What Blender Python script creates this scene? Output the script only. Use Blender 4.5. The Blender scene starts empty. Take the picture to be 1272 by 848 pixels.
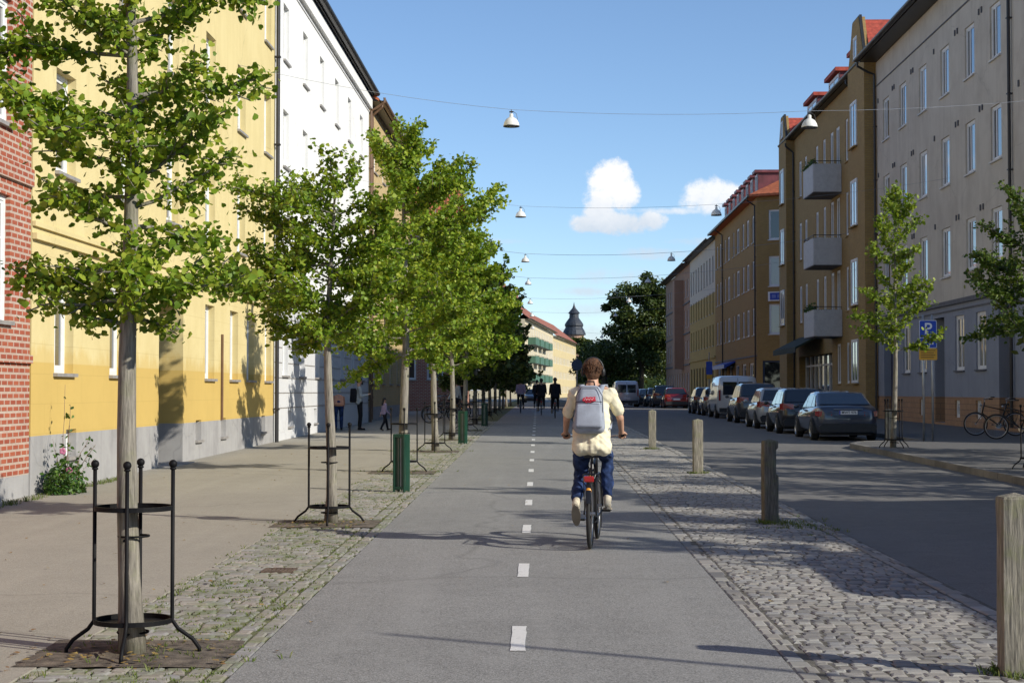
import bpy, bmesh, math, random
import numpy as np
from mathutils import Vector, Matrix, noise as mnoise
R = math.radians
scene = bpy.context.scene
COL = scene.collection
F = 2050.0            # focal length in photo pixels (photo 1272 wide)
PI = math.pi

def gz(y):
    """height of the street along its length (it climbs gently)"""
    P = [(-60, -.38), (0, 0), (50, .31), (80, .43), (120, .5), (5000, .5)]
    if y <= P[0][0]: return P[0][1]
    for (a, za), (b, zb) in zip(P, P[1:]):
        if y <= b: return za + (zb - za) * (y - a) / (b - a)
    return .5

# ------------------------------------------------------------------ mesh builder
class MB:
    def __init__(s): s.v = []; s.f = []; s.m = []
    def add(s, vs, fs, m=0):
        o = len(s.v); s.v.extend([tuple(v) for v in vs])
        for f in fs: s.f.append(tuple(i + o for i in f)); s.m.append(m)
    def quad(s, a, b, c, d, m=0): s.add([a, b, c, d], [(0, 1, 2, 3)], m)
    def box(s, x0, x1, y0, y1, z0, z1, m=0):
        s.add([(x0,y0,z0),(x1,y0,z0),(x1,y1,z0),(x0,y1,z0),(x0,y0,z1),(x1,y0,z1),(x1,y1,z1),(x0,y1,z1)],
              [(0,3,2,1),(4,5,6,7),(0,1,5,4),(1,2,6,5),(2,3,7,6),(3,0,4,7)], m)
    def prism(s, poly, axis, a, b, m=0):
        """polygon of 2-D points swept along axis ('x','y','z') from a to b"""
        n = len(poly)
        def P(p, t):
            return (t, p[0], p[1]) if axis == 'x' else ((p[0], t, p[1]) if axis == 'y' else (p[0], p[1], t))
        vs = [P(p, a) for p in poly] + [P(p, b) for p in poly]
        fs = [tuple(range(n))[::-1], tuple(range(n, 2*n))] + [(i, (i+1) % n, n + (i+1) % n, n + i) for i in range(n)]
        s.add(vs, fs, m)
    def tube(s, pts, rad, n=8, m=0, cap=True):
        pts = [Vector(p) for p in pts]
        if not hasattr(rad, '__len__'): rad = [rad] * len(pts)
        up = None; rings = []
        for i, p in enumerate(pts):
            d = (pts[min(i+1, len(pts)-1)] - pts[max(i-1, 0)])
            if d.length < 1e-9: d = Vector((0,0,1))
            d.normalize()
            if up is None:
                up = Vector((0,0,1)) if abs(d.z) < .9 else Vector((1,0,0))
            a = d.cross(up)
            if a.length < 1e-6: a = d.cross(Vector((0,1,0)))
            a.normalize(); b = a.cross(d).normalized(); up = b
            rings.append([p + (a * math.cos(2*PI*k/n) + b * math.sin(2*PI*k/n)) * rad[i] for k in range(n)])
        vs = [v for r in rings for v in r]; fs = []
        for i in range(len(pts)-1):
            for k in range(n):
                fs.append((i*n+k, i*n+(k+1) % n, (i+1)*n+(k+1) % n, (i+1)*n+k))
        if cap:
            fs.append(tuple(range(n))[::-1]); fs.append(tuple((len(pts)-1)*n+k for k in range(n)))
        s.add(vs, fs, m)
    def ring(s, c, R0, r, axis='z', n=28, k=8, m=0, sq=1.0):
        c = Vector(c); vs = []; fs = []
        for i in range(n):
            t = 2*PI*i/n
            for j in range(k):
                u = 2*PI*j/k; rr = R0 + r*math.cos(u); h = r*math.sin(u)*sq
                x, y, z = rr*math.cos(t), rr*math.sin(t), h
                p = (x, y, z) if axis == 'z' else ((z, x, y) if axis == 'x' else (x, z, y))
                vs.append(c + Vector(p))
        for i in range(n):
            for j in range(k):
                fs.append((i*k+j, ((i+1) % n)*k+j, ((i+1) % n)*k+(j+1) % k, i*k+(j+1) % k))
        s.add(vs, fs, m)
    def lathe(s, prof, c=(0,0,0), n=16, m=0):
        c = Vector(c); vs = []; fs = []
        for (r, z) in prof:
            for k in range(n):
                vs.append(c + Vector((r*math.cos(2*PI*k/n), r*math.sin(2*PI*k/n), z)))
        for i in range(len(prof)-1):
            for k in range(n):
                fs.append((i*n+k, i*n+(k+1) % n, (i+1)*n+(k+1) % n, (i+1)*n+k))
        if prof[0][0] > 1e-4: fs.append(tuple(range(n))[::-1])
        if prof[-1][0] > 1e-4: fs.append(tuple((len(prof)-1)*n+k for k in range(n)))
        s.add(vs, fs, m)
    def ball(s, c, r, n=10, m=0):
        if not hasattr(r, '__len__'): r = (r, r, r)
        c = Vector(c); h = n//2 + 1; vs = []; fs = []
        vs.append(c + Vector((0, 0, -r[2])))
        for i in range(1, h):
            ph = -PI/2 + PI*i/h
            for k in range(n):
                vs.append(c + Vector((r[0]*math.cos(ph)*math.cos(2*PI*k/n), r[1]*math.cos(ph)*math.sin(2*PI*k/n), r[2]*math.sin(ph))))
        vs.append(c + Vector((0, 0, r[2]))); L = len(vs)-1
        for k in range(n): fs.append((0, 1+(k+1) % n, 1+k))
        for i in range(h-2):
            for k in range(n):
                fs.append((1+i*n+k, 1+i*n+(k+1) % n, 1+(i+1)*n+(k+1) % n, 1+(i+1)*n+k))
        b = 1+(h-2)*n
        for k in range(n): fs.append((b+k, b+(k+1) % n, L))
        s.add(vs, fs, m)
    def mesh(s, name, mats, smooth=False):
        me = bpy.data.meshes.new(name)
        me.from_pydata(s.v, [], s.f)
        if not isinstance(mats, (list, tuple)): mats = [mats]
        for x in mats: me.materials.append(x)
        if len(mats) > 1: me.polygons.foreach_set('material_index', s.m)
        if smooth: me.polygons.foreach_set('use_smooth', [True]*len(me.polygons))
        me.update()
        return me
    def build(s, name, mats, parent=None, smooth=False, bevel=0, seg=2, fix=False):
        me = s.mesh(name, mats, smooth)
        if fix:
            b = bmesh.new(); b.from_mesh(me); bmesh.ops.recalc_face_normals(b, faces=b.faces); b.to_mesh(me); b.free()
        return obj(name, me, parent, bevel=bevel, seg=seg)

def obj(name, me, parent=None, loc=None, bevel=0, seg=2):
    o = bpy.data.objects.new(name, me); COL.objects.link(o)
    if parent: o.parent = parent
    if loc: o.location = loc
    if bevel:
        b = o.modifiers.new('bevel', 'BEVEL'); b.width = bevel; b.segments = seg; b.limit_method = 'ANGLE'; b.angle_limit = R(40)
        b.harden_normals = False
    return o
def tag(o, label, cat=None, group=None, kind=None):
    if label: o['label'] = label
    if cat: o['category'] = cat
    if group: o['group'] = group
    if kind: o['kind'] = kind
    return o
def thing(name, label, cat, loc=(0,0,0), rz=0, group=None):
    o = bpy.data.objects.new(name, None); COL.objects.link(o)
    o.location = loc; o.rotation_euler = (0, 0, rz); o.empty_display_size = .2
    return tag(o, label, cat, group)
KIDS = {}
def kids(o): return [c for c in o.children]
def copy_tree(o, parent=None):
    c = o.copy(); COL.objects.link(c); c.parent = parent
    for ch in list(o.children): copy_tree(ch, c)
    return c
def dup(root, label, loc, rz=0, scale=None):
    c = copy_tree(root); c['label'] = label; c.location = loc; c.rotation_euler = (0, 0, rz)
    if scale: c.scale = scale
    return c
def recolor(root, old, new):
    """give a copied thing its own paint on its own copy of the meshes that wear `old`"""
    for ch in [root] + list(root.children_recursive):
        if ch.type == 'MESH' and any(m == old for m in ch.data.materials):
            ch.data = ch.data.copy()
            for i, m in enumerate(ch.data.materials):
                if m == old: ch.data.materials[i] = new

# ------------------------------------------------------------------ materials
def nt(name):
    m = bpy.data.materials.new(name); m.use_nodes = True
    return m, m.node_tree.nodes, m.node_tree.links, m.node_tree.nodes['Principled BSDF']
def setc(sock, c): sock.default_value = (c[0], c[1], c[2], 1)
def mixn(N, L, fac, a, b, mode='MIX'):
    x = N.new('ShaderNodeMix'); x.data_type = 'RGBA'; x.blend_type = mode
    for s, v in ((x.inputs[0], fac), (x.inputs[6], a), (x.inputs[7], b)):
        if hasattr(v, 'links'): L.new(v, s)
        elif hasattr(v, '__len__'): setc(s, v)
        else: s.default_value = v
    return x.outputs[2]
def noise(N, L, co, scale, detail=4, rough=.55, mp=None):
    x = N.new('ShaderNodeTexNoise'); x.inputs['Scale'].default_value = scale
    x.inputs['Detail'].default_value = detail; x.inputs['Roughness'].default_value = rough
    if mp:
        m = N.new('ShaderNodeMapping'); m.inputs['Scale'].default_value = mp; L.new(co, m.inputs[0]); co = m.outputs[0]
    L.new(co, x.inputs['Vector']); return x.outputs['Fac']
def ramp(N, L, fac, a, b, ca=(0,0,0), cb=(1,1,1)):
    x = N.new('ShaderNodeValToRGB'); x.color_ramp.elements[0].position = a; x.color_ramp.elements[1].position = b
    x.color_ramp.elements[0].color = (*ca, 1); x.color_ramp.elements[1].color = (*cb, 1)
    L.new(fac, x.inputs[0]); return x.outputs[0]
def bump(N, L, P, h, strength=.3, dist=.01):
    b = N.new('ShaderNodeBump'); b.inputs['Strength'].default_value = strength; b.inputs['Distance'].default_value = dist
    L.new(h, b.inputs['Height']); L.new(b.outputs[0], P.inputs['Normal']); return b
def coord(N, kind='Object'):
    return N.new('ShaderNodeTexCoord').outputs[kind]
def plain(name, c, rough=.6, metal=0, var=.12, scale=6, bmp=.0, spec=None, coat=0):
    m, N, L, P = nt(name)
    co = coord(N)
    f = noise(N, L, co, scale, 5)
    d = tuple(x*(1-var*2) for x in c); u = tuple(min(1, x*(1+var)) for x in c)
    L.new(ramp(N, L, f, .3, .7, d, u), P.inputs['Base Color'])
    P.inputs['Roughness'].default_value = rough; P.inputs['Metallic'].default_value = metal
    if coat: P.inputs['Coat Weight'].default_value = coat; P.inputs['Coat Roughness'].default_value = .05
    if spec is not None: P.inputs['Specular IOR Level'].default_value = spec
    if bmp: bump(N, L, P, noise(N, L, co, scale*8, 4), bmp, .01)
    return m
def stucco(name, c, dirt=.18, dirtc=None, scale=1.0):
    m, N, L, P = nt(name); co = coord(N)
    big = noise(N, L, co, .7*scale, 6, .65); streak = noise(N, L, co, 1.0, 5, .6, (3.0, 3.0, .18))
    fine = noise(N, L, co, 22, 4)
    dc = dirtc or tuple(x*.62 for x in c)
    k = mixn(N, L, ramp(N, L, big, .42, .75, (0,0,0), (dirt*2,)*3), c, dc)
    k = mixn(N, L, ramp(N, L, streak, .5, .78, (0,0,0), (dirt*1.6,)*3), k, dc)
    k = mixn(N, L, ramp(N, L, fine, .3, .7, (0,0,0), (.16,)*3), k, tuple(min(1, x*1.15) for x in c))
    st2 = noise(N, L, co, 1.0, 6, .7, (9.0, 9.0, .22)); k = mixn(N, L, ramp(N, L, st2, .58, .72, (0,0,0), (min(.5, dirt*1.8),)*3), k, dc)
    vc = N.new('ShaderNodeTexVoronoi'); vc.feature = 'DISTANCE_TO_EDGE'; vc.inputs['Scale'].default_value = .45; vm = N.new('ShaderNodeMix'); vm.data_type = 'VECTOR'; vm.inputs[0].default_value = .5
    vn = N.new('ShaderNodeTexNoise'); vn.inputs['Scale'].default_value = 1.1; vn.inputs['Detail'].default_value = 7; L.new(co, vn.inputs['Vector']); L.new(co, vm.inputs[4]); L.new(vn.outputs['Color'], vm.inputs[5]); L.new(vm.outputs[1], vc.inputs['Vector'])
    k = mixn(N, L, ramp(N, L, vc.outputs['Distance'], .0, .005, (.35,)*3, (0,0,0)), k, tuple(x*.5 for x in c))
    L.new(k, P.inputs['Base Color']); P.inputs['Roughness'].default_value = .9
    P.inputs['Specular IOR Level'].default_value = .2
    bump(N, L, P, noise(N, L, co, 60, 4), .35, .006)
    return m
def brick(name, c1, c2, mortar, bw=.25, bh=.077, ms=.012, bmp=.6, plane='xz'):
    m, N, L, P = nt(name); co = coord(N)
    sp = N.new('ShaderNodeSeparateXYZ'); L.new(co, sp.inputs[0])
    ad = N.new('ShaderNodeMath'); ad.operation = 'ADD'; L.new(sp.outputs[0], ad.inputs[0]); L.new(sp.outputs[1], ad.inputs[1])
    cb = N.new('ShaderNodeCombineXYZ'); L.new(ad.outputs[0], cb.inputs[0]); L.new(sp.outputs[2], cb.inputs[1])
    b = N.new('ShaderNodeTexBrick'); L.new(cb.outputs[0], b.inputs['Vector'])
    b.inputs['Scale'].default_value = 1; b.inputs['Brick Width'].default_value = bw; b.inputs['Row Height'].default_value = bh
    b.inputs['Mortar Size'].default_value = ms; b.inputs['Mortar Smooth'].default_value = .15
    setc(b.inputs['Color1'], c1); setc(b.inputs['Color2'], c2); setc(b.inputs['Mortar'], mortar)
    n1 = noise(N, L, co, 1.2, 6, .6)
    k = mixn(N, L, ramp(N, L, n1, .35, .75, (0,0,0), (.35,)*3), b.outputs['Color'], tuple(x*.55 for x in c1))
    n2 = noise(N, L, co, 9, 3)
    k = mixn(N, L, ramp(N, L, n2, .4, .7, (0,0,0), (.25,)*3), k, tuple(min(1, x*1.4) for x in c2))
    L.new(k, P.inputs['Base Color']); P.inputs['Roughness'].default_value = .88; P.inputs['Specular IOR Level'].default_value = .2
    inv = N.new('ShaderNodeMath'); inv.operation = 'SUBTRACT'; inv.inputs[0].default_value = 1; L.new(b.outputs['Fac'], inv.inputs[1])
    bump(N, L, P, inv.outputs[0], bmp, .01)
    return m
def tiles(name, c):
    m, N, L, P = nt(name); co = coord(N)
    w = N.new('ShaderNodeTexWave'); w.bands_direction = 'X'; w.inputs['Scale'].default_value = 1.4; w.inputs['Distortion'].default_value = .3
    L.new(co, w.inputs['Vector'])
    w2 = N.new('ShaderNodeTexWave'); w2.bands_direction = 'Z'; w2.inputs['Scale'].default_value = 1.6; w2.wave_profile = 'SAW'
    L.new(co, w2.inputs['Vector'])
    n = noise(N, L, co, 5, 5)
    k = mixn(N, L, ramp(N, L, n, .3, .7), tuple(x*.6 for x in c), tuple(min(1, x*1.25) for x in c))
    k = mixn(N, L, ramp(N, L, w2.outputs['Fac'], .0, .25, (.5,)*3, (0,0,0)), k, tuple(x*.35 for x in c))
    L.new(k, P.inputs['Base Color']); P.inputs['Roughness'].default_value = .75
    bump(N, L, P, w.outputs['Fac'], .8, .05)
    return m
def asphalt(name, c, spk=.5, patch=.25, scale=170):
    m, N, L, P = nt(name); co = coord(N)
    v = N.new('ShaderNodeTexVoronoi'); v.inputs['Scale'].default_value = scale; L.new(co, v.inputs['Vector'])
    rgb = N.new('ShaderNodeSeparateColor'); L.new(v.outputs['Color'], rgb.inputs[0])
    big = noise(N, L, co, .35, 6, .6); mid = noise(N, L, co, 3.2, 6, .7)
    long = noise(N, L, co, 1.1, 4, .6, (2.2, .12, 1))
    k = mixn(N, L, ramp(N, L, rgb.outputs[0], .0, 1.0), tuple(x*(1-spk) for x in c), tuple(min(1, x*(1+spk)) for x in c))
    k = mixn(N, L, ramp(N, L, big, .35, .7, (0,0,0), (patch,)*3), k, tuple(x*.6 for x in c))
    k = mixn(N, L, ramp(N, L, mid, .45, .75, (0,0,0), (patch,)*3), k, tuple(min(1, x*1.35) for x in c))
    k = mixn(N, L, ramp(N, L, long, .5, .72, (0,0,0), (patch,)*3), k, tuple(min(1, x*1.3) for x in c))
    vc = N.new('ShaderNodeTexVoronoi'); vc.feature = 'DISTANCE_TO_EDGE'; vc.inputs['Scale'].default_value = .22
    dn = N.new('ShaderNodeTexNoise'); dn.inputs['Scale'].default_value = 1.3; dn.inputs['Detail'].default_value = 6; L.new(co, dn.inputs['Vector'])
    mm = N.new('ShaderNodeMix'); mm.data_type = 'VECTOR'; mm.inputs[0].default_value = .45; L.new(co, mm.inputs[4]); L.new(dn.outputs['Color'], mm.inputs[5])
    L.new(mm.outputs[1], vc.inputs['Vector'])
    k = mixn(N, L, ramp(N, L, vc.outputs['Distance'], .0, .006, (.35,)*3, (0,0,0)), k, tuple(x*.45 for x in c))
    L.new(k, P.inputs['Base Color']); P.inputs['Roughness'].default_value = .85; P.inputs['Specular IOR Level'].default_value = .3
    bump(N, L, P, v.outputs['Distance'], .35, .004)
    return m
def stones(name, cols, moss=0):
    """each stone (mesh island) draws its own colour"""
    m, N, L, P = nt(name); co = coord(N)
    g = N.new('ShaderNodeNewGeometry'); r = N.new('ShaderNodeValToRGB'); r.color_ramp.interpolation = 'CONSTANT'
    els = r.color_ramp.elements
    while len(els) < len(cols): els.new(.5)
    for i, c in enumerate(cols): els[i].position = i/len(cols); els[i].color = (*c, 1)
    L.new(g.outputs['Random Per Island'], r.inputs[0])
    f = noise(N, L, co, 60, 5, .7)
    k = mixn(N, L, ramp(N, L, f, .3, .75, (0,0,0), (.4,)*3), r.outputs[0], (.12, .11, .1))
    f2 = noise(N, L, co, 1.1, 4)
    k = mixn(N, L, ramp(N, L, f2, .4, .7, (0,0,0), (.3,)*3), k, (.5, .46, .4))
    if moss:
        f3 = noise(N, L, co, 3.5, 6, .7)
        k = mixn(N, L, ramp(N, L, f3, .46, .66, (0,0,0), (moss,)*3), k, (.13, .17, .045))
    L.new(k, P.inputs['Base Color']); P.inputs['Roughness'].default_value = .75; P.inputs['Specular IOR Level'].default_value = .3
    bump(N, L, P, f, .5, .004)
    return m
def leafmat(name, a, b, c, trans=.35):
    m, N, L, P = nt(name)
    g = N.new('ShaderNodeNewGeometry'); r = N.new('ShaderNodeValToRGB'); els = r.color_ramp.elements
    els.new(.5)
    for i, cc in enumerate((a, b, c)): els[i].position = (0, .55, 1)[i]; els[i].color = (*cc, 1)
    L.new(g.outputs['Random Per Island'], r.inputs[0])
    L.new(r.outputs[0], P.inputs['Base Color']); P.inputs['Roughness'].default_value = .5; P.inputs['Specular IOR Level'].default_value = .35
    t = N.new('ShaderNodeBsdfTranslucent')
    tc = mixn(N, L, 1.0, r.outputs[0], (1.0, 1.0, .45), 'MULTIPLY'); 
    L.new(tc, t.inputs[0])
    ms = N.new('ShaderNodeMixShader'); ms.inputs[0].default_value = trans
    out = N['Material Output']; L.new(P.outputs[0], ms.inputs[1]); L.new(t.outputs[0], ms.inputs[2]); L.new(ms.outputs[0], out.inputs[0])
    return m
def wood(name, c, lichen=0):
    m, N, L, P = nt(name); co = coord(N)
    g = noise(N, L, co, 14, 6, .65, (4, 4, .35)); b = noise(N, L, co, 3, 5, .6)
    k = mixn(N, L, ramp(N, L, g, .35, .68), tuple(x*.38 for x in c), tuple(min(1, x*1.15) for x in c))
    k = mixn(N, L, ramp(N, L, b, .45, .7, (0,0,0), (.5,)*3), k, tuple(x*.7 for x in c))
    if lichen:
        q = noise(N, L, co, 5, 6, .7)
        k = mixn(N, L, ramp(N, L, q, .5, .62, (0,0,0), (lichen,)*3), k, (.2, .22, .08))
    L.new(k, P.inputs['Base Color']); P.inputs['Roughness'].default_value = .9; P.inputs['Specular IOR Level'].default_value = .2
    bump(N, L, P, g, .9, .012)
    return m
def glassmat(name, c=(.02,.025,.03), rough=.04, var=0):
    m, N, L, P = nt(name)
    if var:
        g = N.new('ShaderNodeObjectInfo')
        L.new(ramp(N, L, g.outputs['Random'], .3, .95, c, (var, var*.97, var*.9)), P.inputs['Base Color'])
    else: setc(P.inputs['Base Color'], c)
    P.inputs['Roughness'].default_value = rough; P.inputs['Specular IOR Level'].default_value = .9
    P.inputs['Coat Weight'].default_value = .6; P.inputs['Coat Roughness'].default_value = .03
    return m

M = {}
M['path'] = asphalt('path_asphalt', (.242,.238,.226), .5, .34, 130)
M['road'] = asphalt('road_asphalt', (.165,.158,.15), .4, .4)
M['pave'] = asphalt('pavement_surface', (.32,.295,.245), .22, .25, 120)
M['pave2'] = asphalt('far_pavement_surface', (.13,.125,.12), .3, .25)
M['earth'] = plain('earth_ground', (.16,.14,.11), .95, var=.25, scale=2, bmp=.5)
M['joint'] = plain('joint_sand', (.12,.11,.09), .95, var=.3, scale=8, bmp=.6)
M['jointmoss'] = plain('mossy_joint', (.13,.14,.055), .95, var=.35, scale=7, bmp=.6)
M['soil'] = plain('tree_pit_soil', (.15,.12,.09), .95, var=.35, scale=12, bmp=.9)
M['stoneR'] = stones('granite_setts', [(.28,.26,.23),(.20,.19,.18),(.32,.30,.27),(.25,.25,.25),(.17,.165,.16),(.31,.30,.27),(.26,.245,.22),(.36,.35,.32)])
M['stoneL'] = stones('mossy_granite_setts', [(.30,.28,.24),(.25,.24,.22),(.33,.29,.25),(.29,.28,.27),(.24,.23,.20)], .6)
M['kerb'] = stones('kerb_granite', [(.36,.34,.31),(.32,.30,.28),(.38,.35,.32)])
M['kerbD'] = stones('dark_kerb_granite', [(.15,.145,.14),(.17,.16,.155),(.13,.125,.12)])
M['white'] = plain('road_paint', (.70,.69,.66), .75, var=.22, scale=55, bmp=.4)
_N, _L, _P = M['white'].node_tree.nodes, M['white'].node_tree.links, M['white'].node_tree.nodes['Principled BSDF']
_k = mixn(_N, _L, ramp(_N, _L, noise(_N, _L, coord(_N), 28, 8, .75), .56, .64, (0,0,0), (.75,)*3), (.70,.69,.66), (.27,.26,.25)); _L.new(_k, _P.inputs['Base Color'])
M['black'] = plain('black_painted_iron', (.006,.006,.007), .6, var=.1, spec=.18)
M['green'] = plain('green_painted_steel', (.01,.06,.035), .4, var=.1)
M['barkG'] = wood('ginkgo_bark', (.33,.30,.25), .22)
M['bark'] = wood('dark_bark', (.12,.1,.08), .2)
M['post'] = wood('weathered_wood', (.33,.30,.24), .35)
M['postD'] = wood('shaded_weathered_wood', (.2,.18,.14), .3)  # second post: slightly darker wood, with its shade also painted into the colour
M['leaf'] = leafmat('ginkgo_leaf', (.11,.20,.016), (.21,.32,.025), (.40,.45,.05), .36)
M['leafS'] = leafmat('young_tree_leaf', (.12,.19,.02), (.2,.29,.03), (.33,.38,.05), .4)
M['leafD'] = leafmat('broad_and_shaded_leaf', (.03,.055,.012), (.06,.09,.018), (.13,.15,.04), .25)
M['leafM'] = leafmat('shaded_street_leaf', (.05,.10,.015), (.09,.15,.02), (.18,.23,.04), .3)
M['leafB'] = leafmat('bush_leaf', (.03,.08,.02), (.06,.13,.02), (.12,.2,.03), .25)
M['grass'] = leafmat('grass_blade', (.08,.13,.02), (.14,.19,.04), (.24,.25,.08), .3)
M['dryleaf'] = leafmat('fallen_leaf', (.25,.16,.05), (.35,.25,.08), (.2,.1,.04), .1)
M['yellow'] = stucco('ochre_yellow_render', (.66,.55,.28), .24, (.50,.39,.17))
M['yellowD'] = stucco('strong_yellow_render', (.60,.425,.12), .3, (.47,.31,.09))
M['plinthG'] = stucco('grey_concrete_plinth', (.36,.35,.34), .35, (.2,.19,.19), 2)
M['whiteR'] = stucco('white_render', (.78,.775,.755), .10)
M['greyW'] = stucco('pale_grey_render', (.60,.60,.60), .1)
M['greyB'] = stucco('grey_beige_render', (.56,.51,.43), .35, (.38,.33,.27))
M['blueG'] = stucco('blue_grey_render', (.27,.29,.34), .22)
M['tanB'] = brick('tan_block_plinth', (.42,.25,.14), (.36,.21,.12), (.2,.14,.1), .5, .2, .012)
M['brownB'] = brick('yellow_brown_brick', (.42,.285,.105), (.35,.225,.085), (.27,.2,.12))
M['brownB2'] = brick('olive_brown_brick', (.40,.255,.085), (.33,.205,.07), (.24,.18,.11))
M['yelB'] = brick('yellow_brick', (.60,.45,.22), (.52,.38,.18), (.45,.36,.22))
M['redB'] = brick('red_brick', (.40,.115,.06), (.30,.075,.045), (.50,.42,.34), .25, .09, .018)
M['cream'] = stucco('cream_render', (.50,.42,.25), .2)
M['creamL'] = stucco('light_cream_render', (.55,.53,.46), .15)
M['olive'] = stucco('mustard_render', (.43,.33,.13), .2)
M['pinkb'] = stucco('brown_pink_render', (.36,.235,.17), .25)
M['farcream'] = stucco('far_cream_render', (.60,.52,.36), .15)
M['faryel'] = stucco('far_yellow_render', (.58,.47,.26), .2)
M['roofred'] = tiles('orange_roof_tiles', (.50,.14,.055))
M['roofbright'] = tiles('red_roof_tiles', (.44,.075,.045))
M['rooffar'] = tiles('far_roof_tiles', (.34,.12,.075))
M['roofmar'] = plain('maroon_sheet_metal', (.17,.045,.05), .5, var=.2, scale=2)
M['roofdk'] = plain('dark_sheet_roof', (.05,.05,.055), .5, var=.2, scale=2)
M['slate'] = plain('dark_slate', (.035,.042,.055), .55, var=.3, scale=3)
M['gutter'] = plain('dark_gutter', (.025,.024,.025), .45)
M['gutterB'] = plain('brown_gutter', (.16,.09,.05), .5)
M['trim'] = plain('white_window_paint', (.74,.74,.73), .5, var=.04)
M['sill'] = plain('sill_metal', (.30,.28,.26), .5)
M['sillW'] = plain('white_stone_sill', (.6,.58,.55), .7)
M['ledge'] = plain('dark_stone_ledge', (.12,.12,.13), .8)
M['glass'] = glassmat('window_glass', (.025,.03,.04), .05, .30)
M['cglass'] = glassmat('car_glass', (.012,.014,.017))
M['door'] = plain('dark_door', (.045,.035,.03), .5)
M['doorB'] = plain('dark_blue_door', (.03,.035,.075), .5)
M['balc'] = plain('grey_corrugated_panel', (.56,.56,.56), .6, var=.06)
M['balcG'] = plain('green_balcony_panel', (.09,.19,.13), .6)
M['metal'] = plain('galvanised_metal', (.42,.43,.44), .4, .7, var=.08)
M['lampw'] = plain('white_lamp_enamel', (.74,.73,.68), .4, var=.05)
M['lens'] = plain('lamp_lens', (.12,.12,.12), .2)
M['wire'] = plain('steel_wire', (.26,.28,.32), .5)
M['blue'] = plain('sign_blue', (.015,.06,.42), .4, var=.03)
M['darkblue'] = plain('dark_blue_sign', (.012,.03,.07), .5, var=.03)
M['signY'] = plain('sign_yellow', (.70,.36,.03), .4, var=.04)
M['signW'] = plain('sign_white', (.78,.78,.78), .4, var=.02)
M['signK'] = plain('sign_black', (.02,.02,.02), .5)
M['signR'] = plain('sign_red', (.55,.03,.05), .4)
M['tyre'] = plain('rubber', (.018,.018,.018), .8)
M['rim'] = plain('alloy_rim', (.42,.43,.45), .3, .9)
M['tail'] = plain('tail_light_red', (.30,.015,.01), .2, coat=.8)
M['amber'] = plain('amber_reflector', (.8,.35,.03), .2, coat=.8)
M['reflr'] = plain('red_reflector', (.35,.012,.012), .15, coat=1)
M['plast'] = plain('black_plastic', (.02,.02,.022), .5)
def paint(name, c): return plain(name, c, .28, .25, var=.02, coat=1)

def banded(name, top, low, z, soft=.5):
    m, N, L, P = nt(name); co = coord(N)
    sp = N.new('ShaderNodeSeparateXYZ'); L.new(co, sp.inputs[0])
    n = noise(N, L, co, 1.6, 6, .7, (1.6, 1.6, .5)); n2 = noise(N, L, co, 9, 5, .7)
    def M_(op, a, b):
        x = N.new('ShaderNodeMath'); x.operation = op
        for i, v in enumerate((a, b)):
            if hasattr(v, 'links'): L.new(v, x.inputs[i])
            else: x.inputs[i].default_value = v
        return x.outputs[0]
    h = M_('ADD', sp.outputs[2], M_('MULTIPLY', M_('SUBTRACT', n, .62), soft*2.4)); h = M_('ADD', h, M_('MULTIPLY', M_('SUBTRACT', n2, .5), .15))
    f = ramp(N, L, M_('SUBTRACT', h, z-.5), .42, .62)
    hard = ramp(N, L, M_('SUBTRACT', sp.outputs[2], z-.5), .498, .502)
    f2 = M_('MAXIMUM', hard, M_('MULTIPLY', f, .55))
    stain = M_('MULTIPLY', M_('SUBTRACT', 1.0, f), .55)            # damp ochre stain climbing above the band
    d = noise(N, L, co, .8, 6, .65)
    k = mixn(N, L, f2, low, top); k = mixn(N, L, stain, k, low)
    k = mixn(N, L, ramp(N, L, d, .42, .75, (0,0,0), (.35,)*3), k, tuple(x*.72 for x in low))
    j = N.new('ShaderNodeTexBrick'); cb = N.new('ShaderNodeCombineXYZ'); L.new(sp.outputs[0], cb.inputs[0]); L.new(sp.outputs[2], cb.inputs[1]); L.new(cb.outputs[0], j.inputs['Vector'])
    j.inputs['Scale'].default_value = 1; j.inputs['Brick Width'].default_value = 1.3; j.inputs['Row Height'].default_value = .44; j.inputs['Mortar Size'].default_value = .006
    k = mixn(N, L, M_('MULTIPLY', j.outputs['Fac'], .25), k, tuple(x*.6 for x in low))
    L.new(k, P.inputs['Base Color']); P.inputs['Roughness'].default_value = .9; P.inputs['Specular IOR Level'].default_value = .2
    bump(N, L, P, noise(N, L, co, 60, 4), .35, .006)
    return m
M['yellowD'] = banded('weathered_ochre_band', (.66,.55,.28), (.57,.40,.125), 2.08-gz(23.74))
# ------------------------------------------------------------------ sun, sky, camera
SUN_EL = 28.0
sd = Vector((.875, -.483, 0)).normalized()                     # horizontal direction towards the sun
SUN_AZ = math.atan2(sd.x, sd.y)                                # clockwise from +Y
w = bpy.data.worlds.new('World'); scene.world = w; w.use_nodes = True
N, L = w.node_tree.nodes, w.node_tree.links
bg = N['Background']
sky = N.new('ShaderNodeTexSky'); sky.sky_type = 'NISHITA'; sky.sun_disc = False
sky.sun_elevation = R(SUN_EL); sky.sun_rotation = SUN_AZ; sky.air_density = .8; sky.dust_density = .1; sky.ozone_density = 3.5; sky.altitude = 10
co = N.new('ShaderNodeTexCoord').outputs['Generated']
sep = N.new('ShaderNodeSeparateXYZ'); L.new(co, sep.inputs[0])
def mth(op, a, b=None, c=None, clamp=False):
    x = N.new('ShaderNodeMath'); x.operation = op; x.use_clamp = clamp
    for i, v in enumerate((a, b, c)):
        if v is None: continue
        if hasattr(v, 'links'): L.new(v, x.inputs[i])
        else: x.inputs[i].default_value = v
    return x.outputs[0]
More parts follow.
